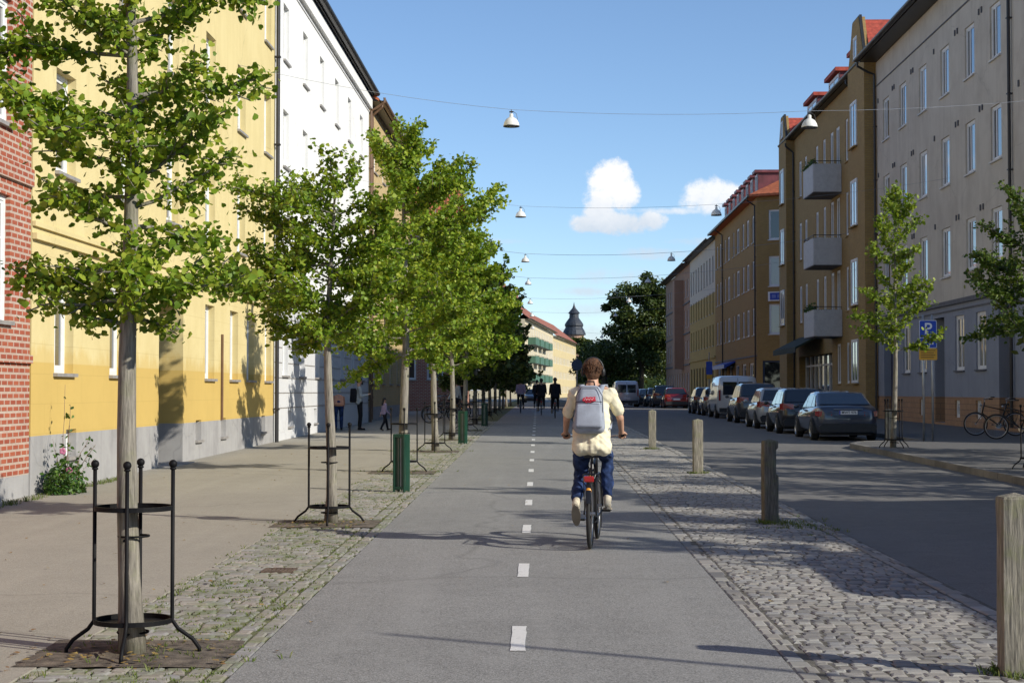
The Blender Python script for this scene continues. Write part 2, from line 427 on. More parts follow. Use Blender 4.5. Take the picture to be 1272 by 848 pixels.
ydir = mth('MAXIMUM', sep.outputs[1], .02)
u = mth('DIVIDE', sep.outputs[0], ydir); v = mth('DIVIDE', sep.outputs[2], ydir)      # cloud positions as tangents of direction
cmb = N.new('ShaderNodeCombineXYZ'); L.new(u, cmb.inputs[0]); L.new(v, cmb.inputs[1])
def nz(scale, det, rough, mp=(1,1,1), off=(0,0,0)):
    m_ = N.new('ShaderNodeMapping'); m_.inputs['Scale'].default_value = mp; m_.inputs['Location'].default_value = off; L.new(cmb.outputs[0], m_.inputs[0])
    n_ = N.new('ShaderNodeTexNoise'); n_.inputs['Scale'].default_value = scale; n_.inputs['Detail'].default_value = det; n_.inputs['Roughness'].default_value = rough
    L.new(m_.outputs[0], n_.inputs['Vector']); return n_.outputs['Fac']
n1 = nz(52, 12, .66); n2 = nz(170, 8, .65); 
def blobn(px, py, rx, ry):
    a = mth('DIVIDE', mth('SUBTRACT', u, (px-668)/F), rx/F); b = mth('DIVIDE', mth('SUBTRACT', v, (486-py)/F), ry/F)
    return mth('SUBTRACT', 1.0, mth('ADD', mth('MULTIPLY', a, a), mth('MULTIPLY', b, b)))
def cloud(blobs, amp, lo, hi):
    d = None
    for b in blobs:
        e = blobn(*b); d = e if d is None else mth('SMOOTH_MAX', d, e, .35)
    d = mth('ADD', d, mth('MULTIPLY', mth('SUBTRACT', n1, .5), amp))
    d = mth('ADD', d, mth('MULTIPLY', mth('SUBTRACT', n2, .5), amp*.45))
    mr = N.new('ShaderNodeMapRange'); mr.interpolation_type = 'SMOOTHSTEP'; mr.inputs[1].default_value = lo; mr.inputs[2].default_value = hi
    L.new(d, mr.inputs[0]); return mr.outputs[0]
A = cloud([(757, 224, 34, 30), (745, 255, 26, 30), (775, 240, 22, 28), (768, 276, 58, 17), (735, 278, 30, 15), (806, 274, 24, 14)], 2.3, .0, .75)
B = cloud([(876, 243, 36, 24), (905, 240, 30, 18), (1000, 250, 60, 20)], 2.4, .0, .9)
C = cloud([(815, 315, 60, 9), (770, 345, 70, 14), (740, 362, 70, 7), (880, 300, 60, 7), (560, 380, 120, 9), (300, 200, 200, 14), (830, 262, 90, 5), (700, 415, 180, 14), (760, 385, 90, 10), (600, 300, 60, 6)], 2.6, .0, 1.7)
mask = mth('MAXIMUM', A, mth('MAXIMUM', mth('MULTIPLY', B, .92), mth('MULTIPLY', C, .85)))
shade = N.new('ShaderNodeMapRange'); shade.inputs[1].default_value = (486-290)/F; shade.inputs[2].default_value = (486-240)/F
L.new(mth('ADD', v, mth('MULTIPLY', mth('SUBTRACT', n1, .5), .03)), shade.inputs[0])
ccol = N.new('ShaderNodeMix'); ccol.data_type = 'RGBA'; L.new(shade.outputs[0], ccol.inputs[0])
SKY = .134
setc(ccol.inputs[6], tuple(x/SKY for x in (.56,.63,.72))); setc(ccol.inputs[7], tuple(x/SKY for x in (.90,.89,.89)))
mx = N.new('ShaderNodeMix'); mx.data_type = 'RGBA'; L.new(mth('MULTIPLY', mask, .93), mx.inputs[0]); L.new(sky.outputs[0], mx.inputs[6]); L.new(ccol.outputs[2], mx.inputs[7])
L.new(mx.outputs[2], bg.inputs[0]); bg.inputs[1].default_value = SKY
w['kind'] = 'structure'

sl = bpy.data.lights.new('sun', 'SUN'); sl.energy = 4.4; sl.angle = R(.53); sl.color = (1, .95, .84)
so = bpy.data.objects.new('sun', sl); COL.objects.link(so)
dirv = Vector((sd.x*math.cos(R(SUN_EL)), sd.y*math.cos(R(SUN_EL)), math.sin(R(SUN_EL))))
so.rotation_euler = dirv.to_track_quat('Z', 'Y').to_euler(); so.location = dirv * 60

cam = bpy.data.cameras.new('camera'); co_ = bpy.data.objects.new('camera', cam); COL.objects.link(co_)
cam.sensor_width = 36; cam.lens = F/1272*36; cam.clip_end = 6000; cam.clip_start = .1
co_.location = (0, 0, 1.65); co_.rotation_euler = (R(90) + math.atan(62/F), 0, math.atan(32/F))
scene.camera = co_
vs = scene.view_settings; vs.view_transform = 'Standard'; vs.look = 'None'; vs.gamma = 1; vs.use_curve_mapping = False; vs.exposure = .25
scene.cycles.max_bounces = 6; scene.cycles.diffuse_bounces = 3; scene.cycles.transparent_max_bounces = 8
# ------------------------------------------------------------------ ground, roads, pavements
YS = [-60, -30, -10, 0, 10, 20, 30, 40, 50, 60, 70, 80, 90, 100, 110, 120, 160, 200, 260, 320]
def strip(name, x0, x1, mat, dz, y0=-60, y1=320, th=0.0):
    m = MB(); ys = sorted(set([y0, y1] + [y for y in YS if y0 < y < y1]))
    f0 = x0 if callable(x0) else (lambda y: x0); f1 = x1 if callable(x1) else (lambda y: x1)
    for a, b in zip(ys, ys[1:]):
        m.quad((f0(a), a, gz(a)+dz), (f1(a), a, gz(a)+dz), (f1(b), b, gz(b)+dz), (f0(b), b, gz(b)+dz))
        if th:
            for fx in (f0, f1):
                m.quad((fx(a), a, gz(a)+dz), (fx(b), b, gz(b)+dz), (fx(b), b, gz(b)+dz-th), (fx(a), a, gz(a)+dz-th))
    o = m.build(name, mat); tag(o, None, kind='structure'); return o
m = MB()
ys = [-1500, -60, 0, 50, 80, 120, 400, 3000]; xs = [-2000, -200, -20, 20, 200, 2000]
for a, b in zip(ys, ys[1:]):
    for c, d in zip(xs, xs[1:]): m.quad((c, a, gz(a)-.16), (d, a, gz(a)-.16), (d, b, gz(b)-.16), (c, b, gz(b)-.16))
tag(m.build('ground', M['earth']), None, kind='structure')
strip('path', -1.72, 1.46, M['path'], 0, th=.15)
strip('pavement', lambda y: -8.2+.0068*y, -2.9, M['pave'], 0, th=.15)
strip('side_street', -120, lambda y: -8.2+.0068*y, M['pave2'], -.02)
strip('road', 3.32, 11.5, M['road'], -.06)
strip('side_road', 14, 140, M['road'], -.055, 100, 118)
strip('cobble_bed', 1.46, 3.34, M['joint'], -.007, 0, 320, th=.15)
strip('cobble_bed', -2.9, -1.72, M['jointmoss'], -.012, 0, 320, th=.15)

rng = random.Random(4)
def setts(name, x0, x1, y0, y1, sx, sy, mat, jit=.012, gap=.010, skip=None, wave=.0):
    """rows of individually cut stones laid across the strip"""
    m = MB(); y = y0
    while y < y1:
        d = sy * rng.uniform(.82, 1.18); x = x0 + rng.uniform(-.5, 0)*sx
        while x < x1:
            wd = sx * rng.uniform(.75, 1.35); a = max(x, x0) + gap/2; b = min(x+wd, x1) - gap/2
            x += wd
            if b - a < .03: continue
            if skip and skip((a+b)/2, y+d/2): continue
            j = lambda: rng.uniform(-jit, jit)*.5
            z = gz(y) + rng.uniform(-.003, .004); cy = wave*math.sin((a-x0)*5+y*.3)
            y_a, y_b = y+gap/2+cy, y+d-gap/2+cy; e = .012
            P = [(a+j(), y_a+j()), (b+j(), y_a+j()), (b+j(), y_b+j()), (a+j(), y_b+j())]
            cx, cyy = (a+b)/2, (y_a+y_b)/2; e = min(.02, d*.13) if gap > .012 else .012
            lo = [(p[0], p[1], z-.03) for p in P]; md = [(p[0], p[1], z-.006) for p in P]
            hi = [(p[0]+math.copysign(e, cx-p[0]), p[1]+math.copysign(e, cyy-p[1]), z+rng.uniform(-.002, .002)) for p in P]
            m.add(lo+md+hi, [(0,1,5,4),(1,2,6,5),(2,3,7,6),(3,0,4,7),(4,5,9,8),(5,6,10,9),(6,7,11,10),(7,4,8,11),(8,9,10,11)])
        y += d
    o = m.build(name, mat); tag(o, None, kind='structure'); return o
TREES_L = [(-2.46, 10.04), (-2.42, 19.15), (-2.42, 29.9), (-2.42, 38.8), (-2.42, 46.4), (-2.42, 55.6), (-2.42, 64.5), (-2.4, 73.5), (-2.4, 82.5), (-2.4, 92), (-2.35, 101.5), (-2.3, 111), (-2.3, 121), (-2.2, 132)]
def pit(x, y): return any(abs(y-ty) < .5 and x < -1.88 for tx, ty in TREES_L) or (abs(y-14.45) < .14 and -2.4 < x < -2.12)
setts('cobble_strip', 1.62, 3.16, 7, 30, .108, .115, M['stoneR'], .025, .013, wave=.035)
setts('cobble_strip', 1.62, 3.16, 30, 70, .16, .16, M['stoneR'])
setts('cobble_edging', 1.465, 1.61, 7, 70, .145, .2, M['stoneR'], .006)
setts('cobble_edging', 3.17, 3.33, 7, 70, .16, .24, M['stoneR'], .01)
setts('cobble_strip', -2.9, -2.0, 7, 30, .12, .12, M['stoneL'], .03, .016, skip=pit, wave=.02)
setts('cobble_strip', -2.9, -2.0, 30, 70, .2, .16, M['stoneL'], skip=pit)
setts('cobble_edging', -1.99, -1.86, 7, 70, .13, .19, M['stoneL'], .006, skip=lambda x, y: any(abs(y-ty) < .45 for tx, ty in TREES_L))
setts('cobble_edging', -1.855, -1.725, 7, 70, .13, .2, M['stoneL'], .006)
# soil in the tree pits
for i, (tx, ty) in enumerate(TREES_L):
    m = MB(); n = 12
    for a in range(n):
        for b in range(n):
            def P(i_, j_):
                x = -3.05 + 1.2*i_/n + (0.06*mnoise.noise(Vector((j_*.7, ty, 3))) if i_ in (0, n) else 0)
                y = ty-.5 + 1.0*j_/n + (0.05*mnoise.noise(Vector((i_*.7, ty, 9))) if j_ in (0, n) else 0)
                e = min(i_, n-i_, j_, n-j_)/3
                return (x, y, gz(y) + .003 + min(1, e)*(.012 + .02*mnoise.noise(Vector((x*6, y*6, 1))) + .015*mnoise.noise(Vector((x*20, y*20, 1)))))
            m.quad(P(a, b), P(a+1, b), P(a+1, b+1), P(a, b+1))
    if i < 7: tag(m.build('soil_pit', M['soil']), None, kind='structure')
# dashed centre line
for k in range(26):
    y = 9.95 + 4.02*k + .0*rng.random()
    if k == 0: y = 10.15
    m = MB(); x = -.124; L_ = 1.02
    n = 7
    pts = [(x-.047 + rng.uniform(-.004,.004), y+L_*i/n) for i in range(n+1)] + [(x+.047+rng.uniform(-.004,.004), y+L_*(n-i)/n) for i in range(n+1)]
    m.add([(p[0], p[1], gz(p[1])+.004) for p in pts], [tuple(range(len(pts)))])
    tag(m.build('centre_line_dash', M['white']), None, kind='structure')
# right-hand pavement with its kerb; it widens where the parking bay ends
kx = lambda y: 10.15 + .0068*y
strip('pavement', kx, 15.6, M['pave2'], .06, -60, 100, th=.14)
strip('pavement', kx, 15.6, M['pave2'], .06, 118, 320, th=.14)
m = MB()
edge = [(8.1, -10), (8.1, 42.3), (8.6, 43.8), (10.6, 44.6)]
for (xa, ya), (xb, yb) in zip(edge, edge[1:]):
    m.quad((xa, ya, gz(ya)+.064), (10.7, ya, gz(ya)+.064), (10.7, yb, gz(yb)+.064), (xb, yb, gz(yb)+.064))
tag(m.build('pavement', M['pave2']), None, kind='structure')
m = MB()
for (xa, ya), (xb, yb) in zip(edge, edge[1:]):
    n = max(1, int(math.hypot(xb-xa, yb-ya)/.9)); dx, dy = (xb-xa)/n, (yb-ya)/n
    ln = math.hypot(dx, dy); px, py = dy/ln*.14, -dx/ln*.14
    for i in range(n):
        a = Vector((xa+dx*(i+.01), ya+dy*(i+.01), 0)); b = Vector((xa+dx*(i+.99), ya+dy*(i+.99), 0))
        z0, z1 = gz(a.y)-.1, gz(a.y)+.07
        c = b + Vector((-px, -py, 0)); d = a + Vector((-px, -py, 0))
        m.add([(a.x,a.y,z0),(b.x,b.y,z0),(c.x,c.y,z0),(d.x,d.y,z0),(a.x,a.y,z1),(b.x,b.y,z1),(c.x,c.y,z1),(d.x,d.y,z1)],
              [(0,1,2,3),(7,6,5,4),(0,4,5,1),(1,5,6,2),(2,6,7,3),(3,7,4,0)])
tag(m.build('kerb', M['kerbD'], fix=True), None, kind='structure')
m = MB()
y = 44.6
while y < 99:
    m.box(kx(y)-.14, kx(y)-.004, y+.01, y+.97, gz(y)-.1, gz(y)+.07); y += 1
tag(m.build('kerb', M['kerbD']), None, kind='structure')
# drain grate in the left cobbles
t = thing('drain_grate', 'small rusty iron drain grate set in the mossy cobbles', 'drain grate', (-2.26, 14.45, gz(14.45)))
m = MB(); m.box(-.14, .14, -.14, -.11, -.02, .008); m.box(-.14, .14, .11, .14, -.02, .008); m.box(-.14,-.11,-.11,.11,-.02,.008); m.box(.11,.14,-.11,.11,-.02,.008)
rust = plain('rusty_iron', (.13,.09,.065), .8, var=.3, scale=20)
m.build('frame', rust, t)
m = MB()
for i in range(6): m.box(-.1+i*.036, -.085+i*.036, -.11, .11, -.02, .004)
m.build('grate', rust, t)
# grass tufts between stones and round posts
def tufts(name, spots, label=None):
    vs, fs = [], []
    for (x, y, n, sp, h) in spots:
        for _ in range(n):
            a = rng.uniform(0, 2*PI); r = sp*math.sqrt(rng.random()); bx, by = x+r*math.cos(a), y+r*math.sin(a)
            b = rng.uniform(0, 2*PI); wd = rng.uniform(.003, .006); hh = h*rng.uniform(.4, 1.1); ln = rng.uniform(.2, .9)*hh
            z = gz(by)-.008; c, s = math.cos(b), math.sin(b); o = len(vs)
            lx, ly = ln*math.cos(a), ln*math.sin(a)
            vs += [(bx-c*wd, by-s*wd, z), (bx+c*wd, by+s*wd, z), (bx+lx*.4+c*wd*.7, by+ly*.4+s*wd*.7, z+hh*.7), (bx+lx, by+ly, z+hh), (bx+lx*.4-c*wd*.7, by+ly*.4-s*wd*.7, z+hh*.7)]
            fs.append((o, o+1, o+2, o+3, o+4))
    me = bpy.data.meshes.new(name); me.from_pydata(vs, [], fs); me.materials.append(M['grass'])
    return tag(obj(name, me), label, None, None, 'stuff')
sp = []
for i in range(2300):
    x = rng.uniform(-2.95, -1.75); y = 8 + 42*rng.random()**1.5
    if mnoise.noise(Vector((x*1.2, y*.8, 5))) < -.12: continue
    sp.append((x, y, rng.randint(4, 9), .03, .022))
for ty in TREES_L[:6]:
    for i in range(26): sp.append((-2.46+rng.gauss(0,.35), ty[1]+rng.gauss(0,.3), 8, .04, .05))
    for i in range(30): sp.append((-2.9+rng.uniform(-.1,.06), ty[1]+rng.uniform(-4, 4), 6, .03, .03))
for (bx, by) in [(2.73, 9.4), (2.73, 19.35), (2.87, 29.7), (2.77, 40.3)]:
    for i in range(34):
        a = rng.uniform(0, 2*PI); sp.append((bx+.13*math.cos(a)+rng.gauss(0,.04), by+.13*math.sin(a)+rng.gauss(0,.04), 9, .03, .055))
for i in range(60): sp.append((3.0+rng.gauss(0,.2), 19+rng.gauss(0,.5), 7, .04, .04))
for i in range(60): sp.append((-7.08+rng.uniform(0,.1), rng.uniform(21, 28), 9, .05, .09))
for i in range(50): sp.append((8.7+rng.gauss(0,.5), 39.3+rng.gauss(0,.25), 8, .05, .06))
tufts('grass', sp, 'short grass growing in the cobble joints and around posts and trees')
# a few fallen leaves
vs, fs = [], []
for i in range(420):
    if i < 200: x, y = rng.gauss(-2.6, .45), rng.choice([10, 10, 19.1, 19.1, 29.9]) + rng.gauss(0, .4)
    else: x, y = rng.uniform(-6.8, 3.2), 8 + 30*rng.random()**1.4
    if -1.7 < x < 1.4 and rng.random() < .75: continue
    s = rng.uniform(.015, .03); a = rng.uniform(0, 6.28); o = len(vs); z = gz(y)+.022 if x < -1.8 and x > -3.1 else gz(y) + .006
    for k, rr in enumerate((1, .8, 1, .5, .8)):
        t_ = a + k*1.256; vs.append((x+s*rr*math.cos(t_), y+s*rr*math.sin(t_), z+rng.uniform(0, .012)))
    fs.append(tuple(range(o, o+5)))
me = bpy.data.meshes.new('fallen_leaves'); me.from_pydata(vs, [], fs); me.materials.append(M['dryleaf'])
tag(obj('fallen_leaves', me), 'dry brown leaves scattered over soil, cobbles and pavement', None, None, 'stuff')
# ------------------------------------------------------------------ buildings
WCACHE = {}
def window_meshes(w, h, style, fr, sillm, glass, depth):
    k = (round(w, 2), round(h, 2), style, fr.name, sillm.name, glass.name)
    if k in WCACHE: return WCACHE[k]
    m = MB(); t = .075
    y0, y1 = depth-.06, depth
    m.box(0, t, y0, y1, 0, h); m.box(w-t, w, y0, y1, 0, h); m.box(t, w-t, y0, y1, 0, t); m.box(t, w-t, y0, y1, h-t, h)
    def sash(a, b, c, d, tt=.05):
        m.box(a, a+tt, y0+.015, y1-.005, c, d); m.box(b-tt, b, y0+.015, y1-.005, c, d)
        m.box(a+tt, b-tt, y0+.015, y1-.005, c, c+tt); m.box(a+tt, b-tt, y0+.015, y1-.005, d-tt, d)
    if style == 'two':
        sash(t, w/2, t, h-t); sash(w/2, w-t, t, h-t)
    elif style == 'tee':
        sash(t, w/2, t, h*.68); sash(w/2, w-t, t, h*.68); m.box(t, w-t, y0+.01, y1-.002, h*.68, h*.68+.06); sash(t, w-t, h*.68+.06, h-t)
    elif style == 'three':
        sash(t, w*.35, t, h-t); sash(w*.35, w-t, t, h-t)
    elif style == 'grid':
        sash(t, w/2, t, h-t); sash(w/2, w-t, t, h-t)
        for q in (.33, .66): m.box(t, w-t, y0+.02, y1-.01, h*q-.012, h*q+.012)
    else: sash(t, w-t, t, h-t)
    fm = m.mesh('window_frame', fr)
    g = MB(); g.box(t, w-t, y1-.025, y1-.01, t, h-t); gm = g.mesh('pane', glass)
    s = MB(); s.box(-.05, w+.05, -.07, depth-.06, -.055, -.002); sm = s.mesh('sill', sillm)
    WCACHE[k] = (fm, gm, sm); return WCACHE[k]
def add_window(root, u, z, w, h, style='two', fr=None, sillm=None, glass=None, depth=.16, y=0, rot=0, sill=True, name='window'):
    fm, gm, sm = window_meshes(w, h, style, fr or M['trim'], sillm or M['sill'], glass or M['glass'], depth)
    o = obj(name, fm, root, (u, y, z)); o.rotation_euler = (0, 0, rot)
    obj('pane', gm, o)
    if sill: obj('sill', sm, o)
    return o
def wall(root, L_, H, D, holes, mats, bands, z0=-.6, depth=.22, name='wall', back=True):
    """front face pierced by the holes, reveals, sides, back and top. bands = [(z_top, material index)]"""
    m = MB()
    us = sorted(set([0, L_] + [h[0] for h in holes] + [h[0]+h[2] for h in holes]))
    zs = sorted(set([z0, H] + [b[0] for b in bands if b[0] < H] + [h[1] for h in holes] + [h[1]+h[3] for h in holes]))
    def mi(z):
        for zt, i in bands:
            if z < zt: return i
        return bands[-1][1]
    for a, b in zip(us, us[1:]):
        if b-a < 1e-4: continue
        for c, d in zip(zs, zs[1:]):
            if d-c < 1e-4: continue
            mu, mz = (a+b)/2, (c+d)/2
            if any(h[0] < mu < h[0]+h[2] and h[1] < mz < h[1]+h[3] for h in holes): continue
            m.quad((a, 0, c), (b, 0, c), (b, 0, d), (a, 0, d), mi(mz))
    for h in holes:
        u, z, w_, hh = h[:4]; i = mi(z+hh/2); dd = h[4] if len(h) > 4 and h[4] else depth
        m.quad((u, 0, z), (u, dd, z), (u+w_, dd, z), (u+w_, 0, z), i)
        m.quad((u, 0, z+hh), (u+w_, 0, z+hh), (u+w_, dd, z+hh), (u, dd, z+hh), i)
        cuts = [z] + [b_[0] for b_ in bands if z < b_[0] < z+hh] + [z+hh]
        for c, d in zip(cuts, cuts[1:]):
            i = mi((c+d)/2)
            m.quad((u, 0, c), (u, 0, d), (u, dd, d), (u, dd, c), i)
            m.quad((u+w_, 0, c), (u+w_, dd, c), (u+w_, dd, d), (u+w_, 0, d), i)
            if dd > depth: m.quad((u, dd, c), (u+w_, dd, c), (u+w_, dd, d), (u, dd, d), i)
    if back:
        for c, d in zip([z0]+[b[0] for b in bands if b[0] < H], [b[0] for b in bands if b[0] < H]+[H]):
            i = mi((c+d)/2)
            m.quad((0, D, c), (0, 0, c), (0, 0, d), (0, D, d), i); m.quad((L_, 0, c), (L_, D, c), (L_, D, d), (L_, 0, d), i)
        m.quad((L_, D, z0), (0, D, z0), (0, D, H), (L_, D, H), bands[-1][1])
        m.quad((0, 0, H), (L_, 0, H), (L_, D, H), (0, D, H), bands[-1][1])
    return m.build(name, mats, root)
def roof(root, L_, H, D, rise, mat, over=.55, thick=.12, gut=None, name='roof', hipl=0, hipr=0):
    m = MB(); y0, yr, y1 = -over, D/2, D+over; s = rise/(D/2+over)
    a, b = -.02, L_+.02
    za = H + .02
    V = [(a, y0, za), (b, y0, za), (b-hipr, yr, za+rise), (a+hipl, yr, za+rise), (a, y1, za), (b, y1, za)]
    W = [(x, y, z+thick) for x, y, z in V]
    m.add(V+W, [(6,7,8,9), (9,8,11,10), (1,0,3,2), (2,3,4,5), (0,1,7,6), (5,4,10,11), (0,6,9,3), (3,9,10,4), (1,2,8,7), (2,5,11,8)])
    m.m = [1 if k in (2, 4, 8) else 0 for k in range(len(m.f))]
    m.quad((a, 0.0, za-.001), (a, y0, za-.001), (b, y0, za-.001), (b, 0.0, za-.001), 1)
    r = m.build(name, [mat, M['gutter']], root)
    if gut:
        g = MB(); n = 8
        vs = []; 
        prof = [(y0-.13+.13*math.cos(PI+PI*k/n)+.0, za+.10+.10*math.sin(PI+PI*k/n)) for k in range(n+1)]
        prof = prof + [(p[0]+.0, p[1]+.02) for p in prof[::-1]]
        g.prism(prof, 'x', a, b); g.build('gutter', gut, root, fix=True)
    return r
def downpipe(root, u, H, mat, over=.55, zb=.1, hop=True):
    m = MB()
    pts = [(u, -over-.1, H), (u, -over-.1, H-.18), (u, -over*.5, H-.45), (u, -.1, H-.55), (u, -.1, H-1), (u, -.1, zb)] if hop else [(u, -.1, H), (u, -.1, zb)]
    m.tube(pts, .055, 8, cap=True)
    for z in np.arange(1, H-1, 2.4): m.box(u-.075, u+.075, -.17, -.0, z, z+.04)
    m.build('downpipe', mat, root)
def course(root, L_, z, h, p, mat, name='string_course', u0=0):
    m = MB(); m.box(u0, L_, -p, -.003, z, z+h); return m.build(name, mat, root)
DIRA = math.atan(.0068)
def place(name, label, side, Y0, Y1, cat='apartment building', group=None):
    """a building whose street front runs from Y0 to Y1; returns its root and length. Local x: along the street (away on the left side, towards the camera on the right)"""
    if side == 'L': return thing(name, label, cat, (-7.50+.0075*Y0, Y0, gz(Y0)), PI/2-DIRA, group), Y1-Y0
    return thing(name, label, cat, (14.6+.0068*Y1, Y1, gz(Y1)), -PI/2-DIRA, group), Y1-Y0

# ---- left: red brick house at the frame edge
g0 = gz(20)
b, L_ = place('brick_house', 'red brick house with white windows at the left picture edge, next to the yellow block', 'L', 2, 23.72, 'house')
Z = lambda z: z-gz(2)
hs = []
for y in (14.6, 18.2, 21.45):
    for (z, hh) in ((2.62, 1.75), (5.35, 1.75), (8.4, 1.75), (11.4, 1.7)): hs.append((y-2, Z(z), 1.35, hh))
wall(b, L_, 14, 11, hs, [M['redB'], M['plinthG'], M['redB']], [(.45, 1), (20, 0)])
for h in hs: add_window(b, h[0], h[1], h[2], h[3], 'grid', depth=.13)
course(b, L_, Z(2.05), .12, .05, M['redB']); course(b, L_, Z(4.6), .25, .05, M['redB'])
roof(b, L_, 14, 11, 3.5, M['roofred'], gut=M['gutter'])

# ---- left: yellow block
b, L_ = place('yellow_apartment_block', 'yellow rendered block with white windows, darker ochre band and grey plinth', 'L', 23.74, 44.8)
B0 = 23.74; zz = lambda z: z - gz(B0)
hs = []; 
up = [24.85, 28.45, 32.1, 35.75, 39.4, 43.1]
for y in up:
    for z in (5.0, 7.95, 10.9): hs.append((y-B0, zz(z), 1.05, 1.58, 0, 'w'))
for y in (24.85, 28.0, 35.8, 38.6, 40.75, 43.35): hs.append((y-B0, zz(1.93), 1.0, 1.62, 0, 'w'))
door_h = (31.55-B0, zz(.12), 2.1, 3.3, 1.1, 'd')
hs.append(door_h)
vents = [(25.5, .82), (34.9, .8), (37.6, .8), (42.9, .78)]
for y, z in vents: hs.append((y-B0, zz(z-.18), .55, .42, 0, 'v'))
wall(b, L_, 14.2, 11, [h[:5] for h in hs], [M['plinthG'], M['yellowD'], M['yellow']], [(zz(1.0), 0), (zz(3.84), 1), (20, 2)], depth=.24)
for h in hs:
    if h[5] == 'w': add_window(b, h[0], h[1], h[2], h[3], 'tee' if h[1] > 3 else 'two', depth=.2)
    if h[5] == 'v': add_window(b, h[0], h[1], h[2], h[3], 'grid', depth=.2, name='cellar_window')
m = MB(); m.box(0, 1.5, 1.0, 1.06, 0, 2.5); m.box(.2, 1.3, .985, .999, 1.2, 2.3); d = m.build('door', M['door'], b); d.location = (door_h[0]+.3, 0, door_h[1])
m = MB(); m.tube([(1.35, .97, 1.0), (1.35, .97, 1.2)], .015); m.build('door_handle', M['metal'], d)
m = MB(); m.box(door_h[0]-.05, door_h[0]+2.15, -.25, 1.0, zz(-.2), zz(.22)); m.build('doorstep', M['plinthG'], b)
course(b, L_, zz(4.05), .07, .05, M['yellow']); course(b, L_, zz(3.86), .09, .07, M['yellow'])
roof(b, L_, 14.2, 11, 3.5, M['roofred'], gut=M['gutter'])
downpipe(b, L_-.1, 14.2, M['gutter'])
m = MB(); m.tube([(37.55-B0, -.03, zz(1.0)), (37.55-B0, -.03, zz(2.95))], .03, 6); m.build('conduit_pipe', M['gutterB'], b)

# ---- left: white block
b, L_ = place('white_apartment_block', 'tall white rendered block with pale grey ground floor and dark eaves', 'L', 44.82, 68.2)
B0 = 44.82; zz = lambda z: z - gz(B0)
cols = [46.1, 49.8, 53.5, 57.3, 61.0, 64.9]
hs = []
for y in cols:
    for z in (5.0, 8.0, 11.0): hs.append((y-B0, zz(z), 1.0, 1.6))
for y in (46.1, 49.3, 52.6, 55.8, 59, 62.2, 65.4): hs.append((y-B0, zz(2.1), 1.0, 1.7))
for y in (47.2, 52.4, 57.6): hs.append((y-B0, zz(.65), .6, .45))
wall(b, L_, 13.55, 11, hs, [M['greyW'], M['whiteR']], [(zz(4.1), 0), (20, 1)], depth=.2)
for h in hs: add_window(b, h[0], h[1], h[2], h[3], 'two', depth=.17, sillm=M['sill'])
course(b, L_, zz(4.1), .1, .05, M['whiteR'])
course(b, L_, 12.95, .05, .03, M['greyW']); course(b, L_, 13.1, .42, .14, M['whiteR'], 'eaves_cornice')
m = MB()
for z in np.arange(.9, 4.0, .42):
    segs = []; x = 0
    for h in sorted(hs):
        if h[1]-.02 < z < h[1]+h[3]+.02: segs.append((x, h[0]-.06)); x = h[0]+h[2]+.06
    segs.append((x, L_))
    for a_, c_ in segs:
        if c_-a_ > .1: m.box(a_, c_, -.012, -.003, z, z+.025)
m.build('joint_lines', M['sill'], b)
roof(b, L_, 13.6, 11, 4.2, M['roofdk'], over=.20, gut=M['gutter'])
downpipe(b, L_-.08, 13.55, M['gutterB'])

# ---- left: ochre brick block beyond the white one
b, L_ = place('ochre_brick_block', 'ochre brick block just beyond the white block, brown gutter under its eaves', 'L', 68.22, 88)
B0 = 68.22; zz = lambda z: z - gz(B0)
hs = []
for y in (70, 73.6, 77.2, 80.8, 84.4):
    for z in (2.0, 5, 8, 11): hs.append((y-B0, zz(z), 1.2, 1.7))
wall(b, L_, 13.3, 11, hs, [M['plinthG'], M['yelB']], [(zz(1.0), 0), (20, 1)])
for h in hs: add_window(b, h[0], h[1], h[2], h[3], 'two')
roof(b, L_, 13.3, 11, 4, M['roofred'], over=.4, gut=M['gutterB']); downpipe(b, .25, 13.3, M['gutterB'], .4)

# ---- left: red brick house beyond the cross street (its gable faces the camera)
b = thing('red_brick_corner_house', 'red brick corner house with white windows seen between the tree trunks', 'house', (-17.5, 101, gz(101)), 0)
hs = []
for x in (1.2, 4.0, 6.8, 9.0, 10.7):
    for z in (1.9, 5, 8): hs.append((x, z, 1.05, 2.0))
wall(b, 12.4, 11, 22, hs, [M['redB']], [(20, 0)])
for h in hs: add_window(b, h[0], h[1], h[2], h[3], 'two')
roof(b, 12.4, 11, 22, 4, M['roofred'], gut=M['gutter'])
m = MB(); m.lathe([(.0, 0), (.5, 0), (.5, .12), (0, .12)], n=20); s = m.build('shop_sign', M['signR'], b); s.location = (9.9, -.35, 4.6); s.rotation_euler = (R(90), 0, 0)
m = MB(); m.box(8.6, 11.4, -.12, -.004, 4.95+.35, 5.9); m.build('sign_board', M['darkblue'], b)
for (y0, y1, nm, mat, lab) in ((124, 150, 'brown_brick_block', M['brownB'], 'brown brick block mostly hidden behind the far shaded trees'), (150.1, 186, 'pale_rendered_block', M['cream'], 'pale rendered block mostly hidden behind the farthest street trees')):
    b, L_ = place(nm, lab, 'L', y0, y1)
    b.location.x = -8.5
    hs = [(u_, z, 1.3, 1.6) for u_ in np.arange(1.5, L_-2, 3.4) for z in (1.6, 4.6, 7.6)]
    wall(b, L_, 10.6, 10, hs, [mat], [(20, 0)])
    for h in hs: add_window(b, h[0], h[1], h[2], h[3], 'two')
    roof(b, L_, 10.6, 10, 3.5, M['roofred'], gut=M['gutter'])

